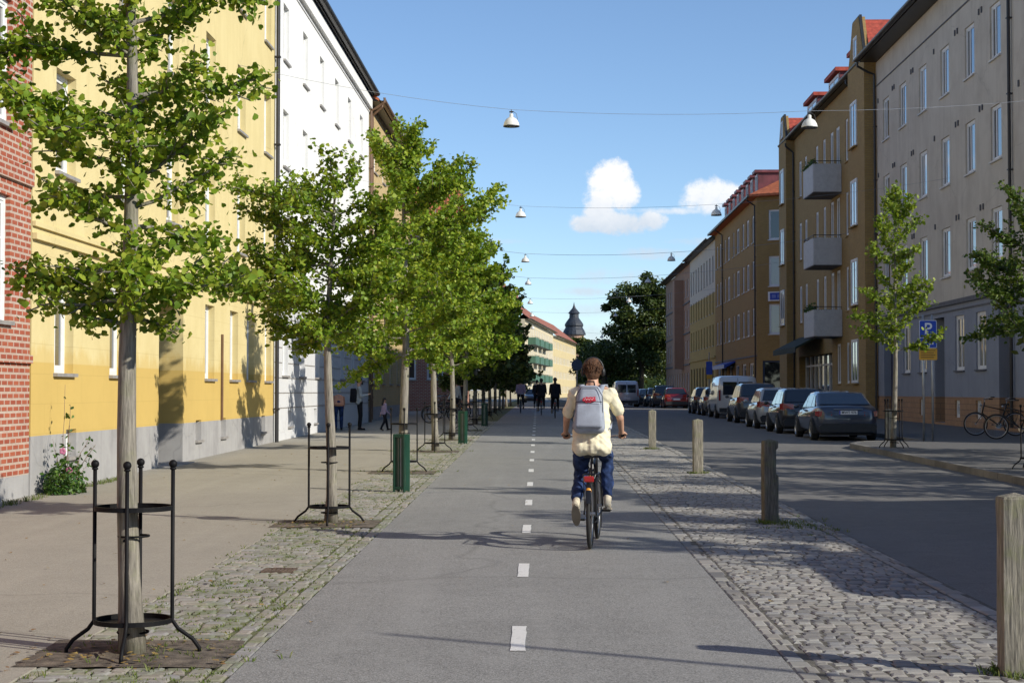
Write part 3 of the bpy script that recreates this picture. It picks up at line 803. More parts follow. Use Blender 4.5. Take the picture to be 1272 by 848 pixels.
# ---- right: grey block
YN, YF = 41.0, 73.5
b, L_ = place('grey_apartment_block', 'big grey beige block at right with blue grey ground floor and tan stone plinth', 'R', YN, YF)
U = lambda y: YF - y; zz = lambda z: z - gz(YF)
cols = [71.4, 68.0, 64.4, 60.8, 57.2, 53.9, 49.6, 46.3, 43.0]
hs = []
for y in cols:
    for z in (5.85, 9.2, 12.55): hs.append((U(y)-.65, zz(z), 1.3, 1.8, 0, 'w'))
for y in (67.6, 64.7, 58.9, 56.0, 48.5, 45.5): hs.append((U(y)-.65, zz(2.4), 1.3, 1.95, 0, 'w'))
for y in (61.9, 53.0): hs.append((U(y)-.8, zz(.5), 1.55, 3.9, .9, 'd'))
hs.append((U(71.2)-.95, zz(.45), 1.9, 3.9, .4, 'g'))
for y in (65.0, 59.3, 56.4, 47): hs.append((U(y)-.35, zz(.72), .7, .62, 0, 'v'))
wall(b, L_, 15.9, 12, [h[:5] for h in hs], [M['tanB'], M['blueG'], M['greyB']], [(zz(1.45), 0), (zz(4.85), 1), (20, 2)], depth=.16)
for h in hs:
    if h[5] == 'w': add_window(b, h[0], h[1], h[2], h[3], 'three' if h[1] > 4 else 'two', depth=.12, sillm=M['sillW'] if h[1] > 4 else M['ledge'])
    if h[5] == 'v': add_window(b, h[0], h[1], h[2], h[3], 'grid', depth=.13, name='cellar_window', sill=False)
    if h[5] in 'dg':
        m = MB(); dd = h[4]-.05
        m.box(.04, h[2]-.04, dd-.06, dd, 0, h[3]-.9); m.box(.04, h[2]-.04, dd-.06, dd, h[3]-.84, h[3]-.02)
        m.box(h[2]/2-.012, h[2]/2+.012, dd-.075, dd-.061, .02, h[3]-.92)
        for q in (.14, h[2]/2+.07): m.box(q, q+h[2]/2-.22, dd-.072, dd-.061, .25, 1.1)
        d = m.build('door', M['doorB'] if h[5] == 'g' else M['door'], b); d.location = (h[0], 0, h[1])
        m = MB(); m.box(h[2]/2+.06, h[2]/2+.09, dd-.12, dd-.073, .95, 1.2); m.build('door_handle', M['metal'], d)
course(b, L_, zz(4.78), .16, .10, M['ledge']); course(b, L_, zz(4.55), .05, .04, M['ledge']); course(b, L_, zz(15.2), .05, .035, M['ledge'])
vme = MB(); vme.box(0, .09, -.045, -.003, 0, .2); vme = vme.mesh('vent_cover', M['ledge'])
for y in cols:
    for z in (7.75, 11.1, 14.4):
        for q in (1.0, 1.35)[:1 if y in cols[::3] else 2]: obj('vent_cover', vme, b, (U(y)-.65-q, 0, zz(z)))
roof(b, L_, 15.9, 12, 4.2, M['roofdk'], over=.75, gut=M['gutter'])
downpipe(b, .12, 15.9, M['gutter'], .75); downpipe(b, U(52.0), 15.9, M['gutter'], .75)

# ---- right: brown brick block with balconies and gables
YN, YF = 73.52, 101.2
b, L_ = place('gabled_brown_brick_block', 'brown brick block with two curved gables, red roof and stacked grey balconies', 'R', YN, YF)
U = lambda y: YF - y; zz = lambda z: z - gz(YF)
cols = [(75.4,76.9),(78.4,79.5),(80.1,81.2),(82.8,83.9),(84.6,85.6),(87.0,87.9),(89.4,90.3),(93.3,94.2),(95.3,96.3),(98.8,100.3)]
rows = [(2.04,2.0),(5.6,2.14),(9.25,2.15),(12.9,2.1)]
hs = []
for (a_, c_) in cols:
    for k, (z, hh) in enumerate(rows):
        if k == 0 and a_ > 84: continue
        hs.append((U(c_), zz(z), c_-a_, hh, 0))
shop = (U(96.5), zz(.55), 11.2, 3.1, .5)
hs.append(shop)
wall(b, L_, 16.1, 12, hs, [M['plinthG'], M['brownB']], [(zz(.9), 0), (20, 1)], depth=.14)
for h in hs[:-1]: add_window(b, h[0], h[1], h[2], h[3], 'two', depth=.10, sillm=M['brownB'])
m = MB(); x = shop[0]
for i in range(7):
    m.box(x+.02+i*1.6, x+.14+i*1.6, .36, .44, shop[1], shop[1]+3.08)
m.box(x+.14, x+11.1, .37, .43, shop[1]+2.5, shop[1]+2.6)
fr = m.build('shop_front', M['trim'], b)
m = MB(); m.box(x+.02, x+11.18, .445, .47, shop[1]+.02, shop[1]+3.08); m.build('shop_glass', M['cglass'], fr)
m = MB(); m.prism([(-1.5, 3.55), (-.01, 4.3), (-.01, 4.2), (-1.45, 3.45), (-1.5, 3.25)], 'x', shop[0]-.2, shop[0]+8.5); m.build('awning', plain('dark_green_awning', (.02,.035,.025), .8), b, fix=True)
def balcony(root, u0, u1, z0, z1, prot, mat, y=0, name='balcony', plants=False):
    m = MB(); t = .05
    m.box(u0, u1, y-prot, y-.01, z0-.14, z0)          # slab
    s_ = m.build(name, M['ledge'], root)
    m = MB(); n = max(3, int((u1-u0)/.12)); k = .02
    for i in range(n):
        a_ = u0+(u1-u0)*i/n; c_ = u0+(u1-u0)*(i+.7)/n
        m.box(a_, c_, y-prot-.03, y-prot, z0-.1, z1)
    m.box(u0, u1, y-prot, y-prot+.015, z0-.1, z1-.02)
    n = max(3, int(prot/.12))
    for s in (u0, u1):
        for i in range(n):
            a_ = y-prot+prot*i/n; c_ = y-prot+prot*(i+.7)/n
            m.box(s-.03 if s == u0 else s, s if s == u0 else s+.03, a_, c_-.001, z0-.1, z1)
        m.box(s, s+.015, y-prot+.016, y-.011, z0-.1, z1-.02)
    m.build('balcony_panel', mat, s_)
    m = MB(); m.tube([(u0, y-.02, z1+.14), (u0, y-prot, z1+.14), (u1, y-prot, z1+.14), (u1, y-.02, z1+.14)], .022, 6)
    for p in ((u0, y-prot), (u1, y-prot), ((u0+u1)/2, y-prot)): m.tube([(p[0], p[1], z1-.05), (p[0], p[1], z1+.14)], .018, 5)
    m.build('handrail', M['gutter'], s_)
    return s_
for (za, zb) in ((4.5, 5.72), (8.05, 9.3), (11.7, 13.0)):
    bl_ = balcony(b, U(85.4), U(82.3), zz(za), zz(zb), 1.4, M['balc'])
roof(b, L_, 16.1, 12, 4.4, M['roofbright'], over=.30, gut=M['gutter'])
def gable(root, u0, u1, z0, zt, mat, rmat):
    m = MB(); c_ = (u0+u1)/2; hw = (u1-u0)/2; pts = []
    for i in range(9):
        t = i/8; wdt = hw*(1-.62*(t**.9)) if t > 0 else hw
        pts.append((wdt, z0+(zt-z0)*(t**1.1)))
    poly = [(c_-p[0], p[1]) for p in pts] + [(c_+p[0], p[1]) for p in pts[::-1]]
    m.prism(poly, 'y', -.50, -.2)
    gw = m.build('gable', mat, root, fix=True)
    m = MB(); m.prism([(u0+.05, z0+.15), (c_-hw*.35, zt-.12), (c_+hw*.35, zt-.12), (u1-.05, z0+.15)], 'y', -.199, 5.6); m.build('gable_roof', rmat, gw, fix=True)
    m = MB(); m.prism([(p[0]*1.0+(.09 if p[0] > c_ else -.09), p[1]+.08) for p in poly], 'y', -.47, -.36)
    m.build('coping', M['gutter'], gw, fix=True)
    add_window(gw, c_-.4, z0+.35, .8, 1.0, 'one', depth=.02, y=-.50)
    m = MB(); m.box(u0, u1, -.50, -.002, .0, z0); m.build('pilaster', mat, root)
gable(b, U(77.7), U(73.7), 16.1, zz(18.7), M['brownB'], M['roofbright'])
gable(b, .1, 3.1, 16.1, zz(18.2), M['brownB'], M['roofbright'])
# the pilasters stand over the windows' wall, so the windows of those bays are set into them
for (a_, c_) in (cols[0], cols[-1]):
    for k, (z, hh) in enumerate(rows):
        if k == 0 and a_ > 84: continue
        add_window(b, U(c_), zz(z), c_-a_, hh, 'two', depth=.10, y=-.60, sillm=M['brownB'])
def dormer(root, u0, u1, z0, z1, d0, d1, wallm, rm, name='dormer'):
    m = MB(); m.box(u0, u1, d0, d1, z0, z1); o = m.build(name, wallm, root)
    m = MB(); m.box(u0-.15, u1+.15, d0-.25, d1, z1+.002, z1+.2); m.build('dormer_roof', rm, o)
    add_window(o, u0+.15, z0+.25, (u1-u0)-.3, (z1-z0)-.35, 'two', depth=.02, y=d0-.025, sill=False)
for (a_, c_) in ((79.2, 80.6), (84.0, 87.2), (91, 94.4)):
    dormer(b, U(c_), U(a_), 16.25, 17.5, .25, 3.4, M['roofmar'], M['roofbright'])
downpipe(b, U(77.9), 15.9, M['gutter'], .45); downpipe(b, 3.35, 15.9, M['gutter'], .45)

# ---- right: corner block with a canted corner
YN, YF = 116.0, 145.0
b, L_ = place('corner_brick_block', 'olive brown brick block with canted corner, maroon dormers and orange hipped roof', 'R', YN, YF)
U = lambda y: YF - y; zz = lambda z: z - .5
hs = []
wc = [(117.2,1.5),(120.4,1.6),(123.4,1.3),(126.6,1.9),(130,1.0),(133.2,1.8),(136.4,1.0),(140,1.2),(142.6,1.2)]
for y, wd in wc:
    for z in (5.65, 9.0, 12.25): hs.append((U(y+wd), zz(z), wd, 1.95))
gs = []
for y in (118, 122.5, 127, 131.5, 136, 140.5): gs.append((U(y+2.6), zz(1.0), 2.6, 2.7))
wall(b, L_, zz(15.3), 13, hs+gs, [M['brownB2'], M['brownB2']], [(20, 0)], depth=.16)
for h in hs: add_window(b, h[0], h[1], h[2], h[3], 'two', depth=.12)
for h in gs: add_window(b, h[0], h[1], h[2], h[3], 'three', depth=.14, glass=M['cglass'], name='shop_window')
course(b, L_, zz(4.1), .12, .06, M['ledge'])
CA = math.atan2(4.6, 2.7); CL = math.hypot(2.7, 4.6)
# canted wall: from the near end of the street front back to the side-street wall
q = bpy.data.objects.new('corner_bay', None); COL.objects.link(q); q.parent = b
q.location = (L_, 0, 0); q.rotation_euler = (0, 0, R(60)); CL = 5.4
hs = [(.9, zz(z), 3.4, 2.1) for z in (5.65, 9.0, 12.25)] + [(.4, zz(.9), 4.6, 2.9)]
wl = wall(q, CL, zz(15.3), .3, hs, [M['brownB2']], [(20, 0)], depth=.16)
for h in hs[:3]: add_window(q, h[0], h[1], h[2], h[3], 'three', depth=.12, sillm=M['trim'])
add_window(q, hs[3][0], hs[3][1], hs[3][2], hs[3][3], 'two', fr=M['darkblue'], depth=.12, glass=M['cglass'], name='shop_window')
m = MB(); m.box(.9, 4.6, -.16, -.004, zz(7.95), zz(8.6)); sg = m.build('sign_board', M['signW'], q)
m = MB(); m.box(1.05, 2.9, -.175, -.161, zz(8.03), zz(8.52)); m.build('blue_field', M['blue'], sg)
m = MB()
for i, x in enumerate((1.2, 1.6, 2.0, 2.4)): m.box(x, x+.28, -.185, -.176, zz(8.16), zz(8.40))
m.build('lettering', plain('faded_sign_blue', (.15,.22,.55), .5), sg)
for (za, zb) in ((5.0, 6.2), (8.4, 9.65), (11.8, 13.2)): balcony(q, 3.3, 5.3, zz(za), zz(zb), 1.0, M['balc'])
# side-street wall
q2 = bpy.data.objects.new('side_front', None); COL.objects.link(q2); q2.parent = b
ex, ey = L_+CL*math.cos(R(60)), CL*math.sin(R(60))
q2.location = (ex, ey, 0); q2.rotation_euler = (0, 0, R(90))
hs = [(u_, zz(z), 1.6, 1.9) for u_ in (1.5, 5, 8.5, 12) for z in (1.5, 5.65, 9.0, 12.25)]
wall(q2, 15, zz(15.3), .3, hs, [M['yelB']], [(20, 0)], depth=.16)
for h in hs: add_window(q2, h[0], h[1], h[2], h[3], 'two', depth=.12)
# fill behind the cant, and the hipped roof over everything
m = MB(); pts = [(0, .3), (L_, .3), (ex-.3, ey+.1), (ex-.3, 19), (0, 19)]
m.prism(pts, 'z', zz(15.3)-.02, zz(15.3)+.0); m.build('attic_floor', M['roofdk'], b)
m = MB(); o_ = .55; H = zz(15.3)+.01
e = [(-.0, -o_), (L_+.25, -o_), (ex+.5, ey-.15), (ex+.5, 19), (0, 19)]
rr = [(0, 8), (L_-6, 8), (L_-4, 10), (0, 10)]
E = [(x, y, H) for x, y in e]; E2 = [(x, y, H+.15) for x, y in e]; RR = [(x, y, H+4.6) for x, y in rr]
m.add(E+E2+RR, [(0,1,2,3,4)[::-1], (0,1,6,5), (1,2,7,6), (2,3,8,7), (3,4,9,8), (5,6,11,10), (6,7,11), (7,8,12,11), (8,9,13,12), (10,11,12,13), (0,5,10,13,9,4)])
m.build('roof', M['roofred'], b, fix=True)
for y in (117.8, 120.6, 123.4, 126.4, 129.4, 132.4, 135.4, 138.4): dormer(b, U(y+1.4), U(y), H+.35, H+1.95, .35, 3.4, M['roofmar'], M['roofmar'])
m = MB(); m.box(L_-5.6, L_-4.6, 7.4, 8.2, H+3.5, H+5.6); m.build('chimney', M['redB'], b)
m = MB(); m.tube([(L_-3, 6, H+2.5), (L_-3, 6, H+6.8)], .03, 5)
for z, k in ((6.4, .7), (6.0, .5), (5.6, .35)): m.tube([(L_-3-k, 6, H+z), (L_-3+k, 6, H+z)], .02, 4)
m.build('antenna', M['metal'], b)
m = MB(); m.prism([(-.9, zz(3.75)), (-.01, zz(4.05)), (-.01, zz(3.95)), (-.9, zz(3.45))], 'x', U(139), U(129.5)); m.build('awning', M['blue'], b, fix=True)
downpipe(b, U(116.3), zz(15.3), M['gutter']); downpipe(b, U(138.2), zz(15.3), M['gutter'])
roof_g = MB(); roof_g.box(0, L_+.25, -.68, -.55, H-.02, H+.14); roof_g.build('gutter', M['gutter'], b)

# ---- right: mustard block, then brown block at the end of the row
YN, YF = 145.02, 171
b, L_ = place('mustard_block', 'narrow windowed mustard block with paler top floor between two brown blocks', 'R', YN, YF)
hs = []
for k in range(9):
    for z in (5.2, 8.1, 10.9): hs.append((1.2+k*2.8, z-.0, .95, 1.9 if z < 10 else 2.3))
gs = [(1.0+k*3.1, .4, 1.5, 3.0) for k in range(8)]
wall(b, L_, 14.5, 12, hs+gs, [M['olive'], M['creamL']], [(9.9, 0), (20, 1)], depth=.2)
for h in hs+gs: add_window(b, h[0], h[1], h[2], h[3], 'two', fr=M['door'], depth=.15)
course(b, L_, 4.1, .2, .1, M['olive']); roof(b, L_, 14.5, 12, 4, M['roofdk'], gut=M['gutter'])
YN, YF = 171.02, 206
b, L_ = place('far_brown_block', 'reddish brown block at the far end of the right row beside the big tree', 'R', YN, YF)
hs = []
for k in range(10):
    for z in (1.2, 4.6, 7.9, 11.1): hs.append((1.4+k*3.35, z, 1.5, 1.9))
wall(b, L_, 14.4, 12, hs, [M['pinkb']], [(20, 0)], depth=.18)
for h in hs: add_window(b, h[0], h[1], h[2], h[3], 'two', depth=.14)
m = MB(); m.box(L_-10.5, L_-8, -1.0, -.004, 3.6, 13.2); m.build('bay', M['pinkb'], b)
for z in (3.9, 7.2, 10.4): course(b, L_, z, .15, .1, M['ledge'])
roof(b, L_, 14.4, 12, 4, M['roofmar'], gut=M['gutter'])

# ---- right, beside and behind the camera: the low house that shades the road
YN, YF = -22, 17.0
b, L_ = place('low_yellow_house', 'low rendered house outside the frame beside the near end of the road', 'R', YN, YF, 'house')
hs = [(1.5+k*3.6, z, 1.3, 1.5) for k in range(13) for z in (1.2, 4.2)]
wall(b, L_, 6.7, 9, hs, [M['cream']], [(20, 0)])
for h in hs: add_window(b, h[0], h[1], h[2], h[3], 'two', sill=False)
roof(b, L_, 6.7, 9, .9, M['roofdk'], over=.3)

# ---- far: two cream blocks where the street bends, tower and dark roof behind
def farblock(name, label, p0, p1, H, storeys, mat, rmat, balc=False, side=None):
    d = Vector(p1) - Vector(p0); L_ = d.length; rz = math.atan2(d.y, d.x)
    b = thing(name, label, 'apartment building', (p0[0], p0[1], .5), rz)
    hs = []; n = int(L_/4.2); zs_ = [H-2.5-3.05*k for k in range(storeys)]
    for k in range(n):
        for z in zs_:
            hs.append((1.6+k*(L_-2)/n, z, 2.0 if not balc else 1.6, 1.5))
    wall(b, L_, H, 11, hs, [mat], [(30, 0)], depth=.15)
    for h in hs: add_window(b, h[0], h[1], h[2], h[3], 'two', depth=.12, sill=False)
    roof(b, L_, H, 11, 4.8, rmat, over=.7, hipl=3 if balc else 0, gut=M['gutter'])
    return b, L_
p0, p1, p2 = (-2.1, 267), (3.1, 334), (9.3, 402)
b, L_ = farblock('far_cream_block', 'far cream block with green balconies and red tiled roof where the street bends', p0, p1, 12.9, 4, M['farcream'], M['rooffar'], True)
for z in (3.0, 6.05, 9.1):
    for u0 in (6, 17, 28, 39): balcony(b, u0, u0+8, z-.1, z+1.0, 1.3, M['balcG'])
q = bpy.data.objects.new('end_front', None); COL.objects.link(q); q.parent = b; q.rotation_euler = (0, 0, R(-90)); q.location = (-.02, 11, 0)
hs = [(u_, z, 2.2, 1.5) for u_ in (1.5, 7) for z in (1.3, 4.3, 7.35, 10.4)]
wall(q, 10.9, 12.9, .01, hs, [M['farcream']], [(30, 0)], depth=.015, back=False)
for h in hs: add_window(q, h[0], h[1], h[2], h[3], 'two', depth=.02, sill=False)
m = MB()
for u_ in (10, 16, 34): m.box(u_, u_+1.5, 4.2, 5.2, 16.6, 19.3)
m.build('chimney', M['redB'], b)
b, L_ = farblock('farther_yellow_block', 'farther yellow block with square windows and red roof, its end near the dark sign', p1, p2, 12.4, 4, M['faryel'], M['rooffar'])
b = thing('castle_tower', 'dark slate lantern spire on a broad round tower above the far roofs', 'tower', (9.9, 450, .5), 0)
m = MB(); m.lathe([(2.7, 0), (2.7, 16.8)], n=24); m.lathe([(3.6, 0), (3.6, 12.5), (2.8, 13.5)], (0, 0, 0), 24); m.build('shaft', M['pinkb'], b, smooth=False)
m = MB(); m.lathe([(3.2, 16.5), (3.2, 16.8), (2.8, 17.8), (2.4, 18.4), (2.35, 18.7), (2.55, 19.1), (2.5, 19.5), (2.05, 20.2), (1.6, 20.8), (1.3, 21.2), (1.25, 22.3)], n=18); m.build('dome', M['slate'], b)
m = MB(); m.lathe([(1.25, 22.25), (1.65, 22.4), (1.1, 23.1), (.5, 23.8), (.22, 24.5), (.03, 25.5)], n=16); m.build('spire', M['slate'], b)
b = thing('dark_hipped_building', 'dark hipped slate roof with one chimney between the far roof and the tower', 'building', (-3.0, 412, .5), R(84))
wall(b, 22, 15.0, 10, [], [M['slate']], [(30, 0)]); roof(b, 22, 15.0, 10, 3.2, M['slate'], hipl=6, hipr=6)
m = MB(); m.box(10, 11.6, 4.3, 5.7, 16, 20.0); m.build('chimney', M['slate'], b)
# ------------------------------------------------------------------ trees
def leaf_mesh(name, pts, nrm_jit, size, mat, rs, droop=.35, fan=True):
    """fan-shaped leaves at the points; every leaf is one folded island"""
    P = np.array(pts, dtype=np.float64); n = len(P)
    if fan: T = np.array([(0,0,0), (-.40,.34,.05), (-.52,.60,.07), (-.30,.86,.03), (0,.80,-.05), (.30,.88,.03), (.52,.60,.06), (.40,.34,.05)]); quads = [(0,1,2,3,4), (0,4,5,6,7)]
    else:   T = np.array([(0,0,0), (-.3,.35,.06), (-.22,.75,.02), (0,1,-.05), (.22,.75,.03), (.3,.35,.05)]); quads = [(0,1,2,3), (0,3,4,5)]
    r = np.random.RandomState(rs)
    az = r.rand(n)*2*np.pi; el = r.normal(-droop, .6, n); roll = r.normal(0, .9, n); s = size*(.5+.75*r.rand(n))
    d = np.stack([np.cos(el)*np.cos(az), np.cos(el)*np.sin(az), np.sin(el)], 1)
    up = np.tile([0, 0, 1.0], (n, 1)); a = np.cross(d, up); a /= np.linalg.norm(a, axis=1)[:, None]+1e-9
    b = np.cross(a, d)
    A = a*np.cos(roll)[:, None]+b*np.sin(roll)[:, None]; B = np.cross(A, d)
    V = P[:, None, :] + s[:, None, None]*(T[None, :, 0, None]*A[:, None, :] + T[None, :, 1, None]*d[:, None, :] + T[None, :, 2, None]*B[:, None, :])
    V = V.reshape(-1, 3); k = len(T)
    base = np.arange(n)*k
    Fq = np.stack([base[:, None]+np.array(qd)[None, :] for qd in quads], 1).reshape(-1)
    me = bpy.data.meshes.new(name); me.vertices.add(len(V)); me.vertices.foreach_set('co', V.reshape(-1))
    nf = n*len(quads); q_ = len(quads[0]); me.loops.add(nf*q_); me.loops.foreach_set('vertex_index', Fq.astype(np.int32))
    me.polygons.add(nf); me.polygons.foreach_set('loop_start', np.arange(nf, dtype=np.int32)*q_); me.polygons.foreach_set('loop_total', np.full(nf, q_, dtype=np.int32))
    me.materials.append(mat); me.update(calc_edges=True); me.validate()
    return me
def ginkgo(label, x, y, H, th, R_, seed, leaf=.062, dens=1.0, mat=None, lean=(0,0), tr=.075, group=None, prof=None, nb=15, name='ginkgo_tree', elev=(.1,.5), base=0, sub=1.0, extra=()):
    rr = random.Random(seed)
    root = thing(name, label, 'tree', (x, y, gz(y)+base), 0, group)
    W = MB(); pts = []
    tp = []; nseg = 12
    for i in range(nseg+1):
        t = i/nseg; tp.append(Vector((lean[0]*t*t*.6+lean[0]*t*.4 + .03*math.sin(t*7+seed), lean[1]*t + .03*math.cos(t*6+seed), H*.97*t)))
    def trunk(z):
        t = min(1, max(0, z/(H*.97)))*nseg; i = min(nseg-1, int(t)); return tp[i].lerp(tp[i+1], t-i)
    rad = [tr*(1.25 if i == 0 else 1)*(1-.88*(i/nseg)**1.1)+.004 for i in range(nseg+1)]
    W.tube(tp, rad, 10)
    prof = prof or (lambda t: math.sin(PI*min(1, .18+.82*t)**.8)**.7*(1-.45*t)+.12)
    def spurs(path, step, lp):
        for a, b in zip(path, path[1:]):
            L_ = (b-a).length; n = max(1, int(L_/step))
            for i in range(n):
                p = a.lerp(b, (i+rr.random())/n)
                for _ in range(rr.choice(lp)):
                    pts.append((p.x+rr.gauss(0,.045), p.y+rr.gauss(0,.045), p.z+rr.gauss(0,.04)))
    def branch(p0, az, el, L_, r0, depth):
        n = 5 if depth == 0 else 3; path = [p0]; a, e = az, el
        for i in range(n):
            a += rr.gauss(0, .16); e += rr.gauss(.02, .12)
            d = Vector((math.cos(e)*math.cos(a), math.cos(e)*math.sin(a), math.sin(e))); path.append(path[-1]+d*L_/n)
        W.tube(path, [r0*(1-.8*i/n)+.0025 for i in range(n+1)], 5 if depth == 0 else 4, cap=False)
        if depth == 0:
            spurs([path[0].lerp(path[1], .6)]+path[1:], .05/dens, (5, 6, 8))
            ns = max(3, int(L_/.12*sub))
            for i in range(ns):
                t = (.22+.78*(i+rr.random())/ns)*n; k = min(n-1, int(t)); q = path[k].lerp(path[k+1], t-k)
                branch(q, az+rr.choice((-1, 1))*rr.uniform(.5, 1.25), el+rr.gauss(.05, .35), max(.16, L_*rr.uniform(.24, .48))*(1.2-.5*t/n), r0*.35, 1)
        else: spurs(path, .045/dens, (4, 5, 6, 8))
    for i in range(nb):
        t = (i+rr.uniform(-.3, .3)+.3)/nb; t = min(1, max(0, t)); z = th+(H*.97-th)*t
        p0 = trunk(z); az = i*2.4+rr.gauss(0, .35)+seed
        L_ = R_*prof(t)*rr.uniform(.75, 1.2)
        branch(p0, az, rr.uniform(*elev)+.5*t*t, L_, max(.005, tr*.2*(1-.6*t)), 0)
    for k in range(int((H-th)*9)):
        z = th-.1+(H*.93-th)*rr.random(); branch(trunk(z), rr.uniform(0, 2*PI), rr.uniform(-.2, .6), rr.uniform(.16, .34)*(1+R_*.25), .006, 1)
    for (z, az, el, L_) in extra: branch(trunk(z), az, el, L_, tr*.2, 0)
    top = [trunk(H*q) for q in (.72, .8, .88, .97)]; spurs(top, .04/dens, (4, 5))
    W.build('trunk', M['barkG'], root, smooth=True)
    me = leaf_mesh('crown', pts, 0, leaf, mat or M['leaf'], seed)
    obj('crown', me, root)
    return root, len(pts)
tot = 0
GL = 'ginkgo trees along the left cobble strip'
r1, n = ginkgo('nearest ginkgo tree at left, its top cut off, inside a black iron guard', -2.46, 10.04, 5.6, 2.1, .69, 3, .048, 1.75, lean=(-.12, 0), tr=.066, group=GL, nb=25, prof=lambda t: .95+.12*math.sin(t*9)-.35*t*t, elev=(-.1,.35), sub=1.1,
               extra=((2.0, 2.9, .1, .32), (2.05, .3, -.25, .34), (2.1, -1.4, -.1, .34), (2.15, 3.3, -.2, .55), (2.2, -.1, -.25, .4), (2.3, -2.0, -.1, .5), (2.45, -1.0, -.1, .5), (2.35, 2.9, -.1, .8), (2.9, .2, .1, .72), (3.4, .35, .15, .85), (3.2, 3.3, .1, .95), (3.65, PI, .12, 1.0), (3.85, .1, .25, .8), (3.0, -1.2, 0, .5), (2.6, .6, -.15, .62))); tot += n
r2, n = ginkgo('second ginkgo tree with wide low crown in front of the white block', -2.42, 19.15, 3.95, 2.15, 1.1, 7, .056, 1.45, tr=.066, group=GL, nb=22, prof=lambda t: 1.1-.5*t, elev=(-.05,.35), sub=1.25, lean=(.02,0),
               extra=((2.15, 2.6, -.1, .6), (2.2, -.6, -.1, .6), (2.3, -1.8, -.1, .7), (2.5, 3.0, .0, 1.35), (3.0, 3.2, .15, 1.4), (3.6, 2.8, .25, 1.25), (2.8, -.2, .1, .8), (3.3, 2.7, .2, 1.3))); tot += n
r3, n = ginkgo('tallest ginkgo tree with a pointed top, third in the left row', -2.42, 29.9, 6.35, 2.05, 1.4, 11, .070, 1.1, tr=.085, group=GL, nb=26, prof=lambda t: 1.0-.42*t+.1*math.sin(t*11), elev=(.05,.5), sub=1.35,
               extra=((2.1, 3.0, -.1, 1.2), (2.2, 0, -.1, 1.1), (4.1, .2, .35, 1.6), (4.7, .0, .3, 1.35), (5.2, .1, .1, 1.3), (5.2, .5, 1.2, 1.0), (5.4, -.3, 1.35, .8))); tot += n
r4, n = ginkgo('fourth ginkgo tree in the left row, long branch reaching over the cycle path', -2.42, 38.8, 6.0, 2.0, 1.6, 15, .085, .9, tr=.08, group=GL, nb=22, prof=lambda t: 1.0-.4*t, elev=(.05,.45), sub=1.3,
               extra=((5.3, .1, .2, 1.75), (4.6, .3, .1, 1.6), (4.2, 0, .05, 1.6))); tot += n
r5, n = ginkgo('fifth ginkgo tree in the left row, last one in full sun', -2.42, 46.4, 5.6, 2.0, 1.9, 19, .1, .75, tr=.08, group=GL, nb=20, prof=lambda t: 1.0-.45*t, elev=(.0,.45), sub=1.2,
               extra=((4.0, .1, .1, 1.9), (3.4, -.2, .05, 1.8))); tot += n
r6, n = ginkgo('sixth ginkgo tree in the left row, at the edge of the buildings shadow', -2.42, 55.6, 6.2, 1.9, 2.1, 23, .13, .48, tr=.09, group=GL, nb=20, prof=lambda t: 1.0-.4*t, elev=(-.05,.45), sub=1.2); tot += n
r7, n = ginkgo('seventh ginkgo tree in the left row, in the buildings shadow', -2.42, 64.5, 6.4, 1.5, 2.2, 29, .16, .6, mat=M['leafD'], tr=.09, group=GL, nb=22, prof=lambda t: .85-.25*t, elev=(-.1,.45), sub=1.2); tot += n  # darker leaf than the sunlit ginkgos: shade put into the crown colour
ords = ['eighth', 'ninth', 'tenth', 'eleventh', 'twelfth', 'thirteenth', 'fourteenth']
for i, (tx, ty) in enumerate(TREES_L[7:]):
    src = (r7, r6)[i % 2]
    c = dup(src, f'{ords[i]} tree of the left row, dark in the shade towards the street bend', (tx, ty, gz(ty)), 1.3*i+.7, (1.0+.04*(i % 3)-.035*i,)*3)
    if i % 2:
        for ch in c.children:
            if ch.name.startswith('crown'): ch.data = ch.data.copy(); ch.data.materials[0] = M['leafD']  # copies of the sunlit crown recoloured dark to paint in the shade
# right-hand street trees
q1, n = ginkgo('slim young street tree in sun by the parking sign, narrow columnar crown', 8.5, 39.6, 6.3, 2.3, 1.0, 31, .085, .62, mat=M['leafS'], lean=(.14, 0), tr=.06, nb=24, prof=lambda t: 1.05-.55*t+.12*math.sin(t*12), elev=(.15,.6), sub=1.3, name='street_tree', base=.06); tot += n
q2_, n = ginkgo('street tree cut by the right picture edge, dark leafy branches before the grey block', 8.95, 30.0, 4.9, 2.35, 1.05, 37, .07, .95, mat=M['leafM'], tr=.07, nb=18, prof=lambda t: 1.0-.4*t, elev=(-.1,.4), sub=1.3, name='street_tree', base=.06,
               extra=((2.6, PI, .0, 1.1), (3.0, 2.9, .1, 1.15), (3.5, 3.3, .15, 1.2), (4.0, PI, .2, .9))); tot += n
for i, (x, y) in enumerate(((8.8, 20.2), (9.7, 12.0))):
    dup(q2_, ('street tree outside the frame, next before the one at the right edge', 'street tree outside the frame beside the parked van')[i], (x, y, gz(y)+.06), 1.7*i+.6, (1.15, 1.15, 1.15))

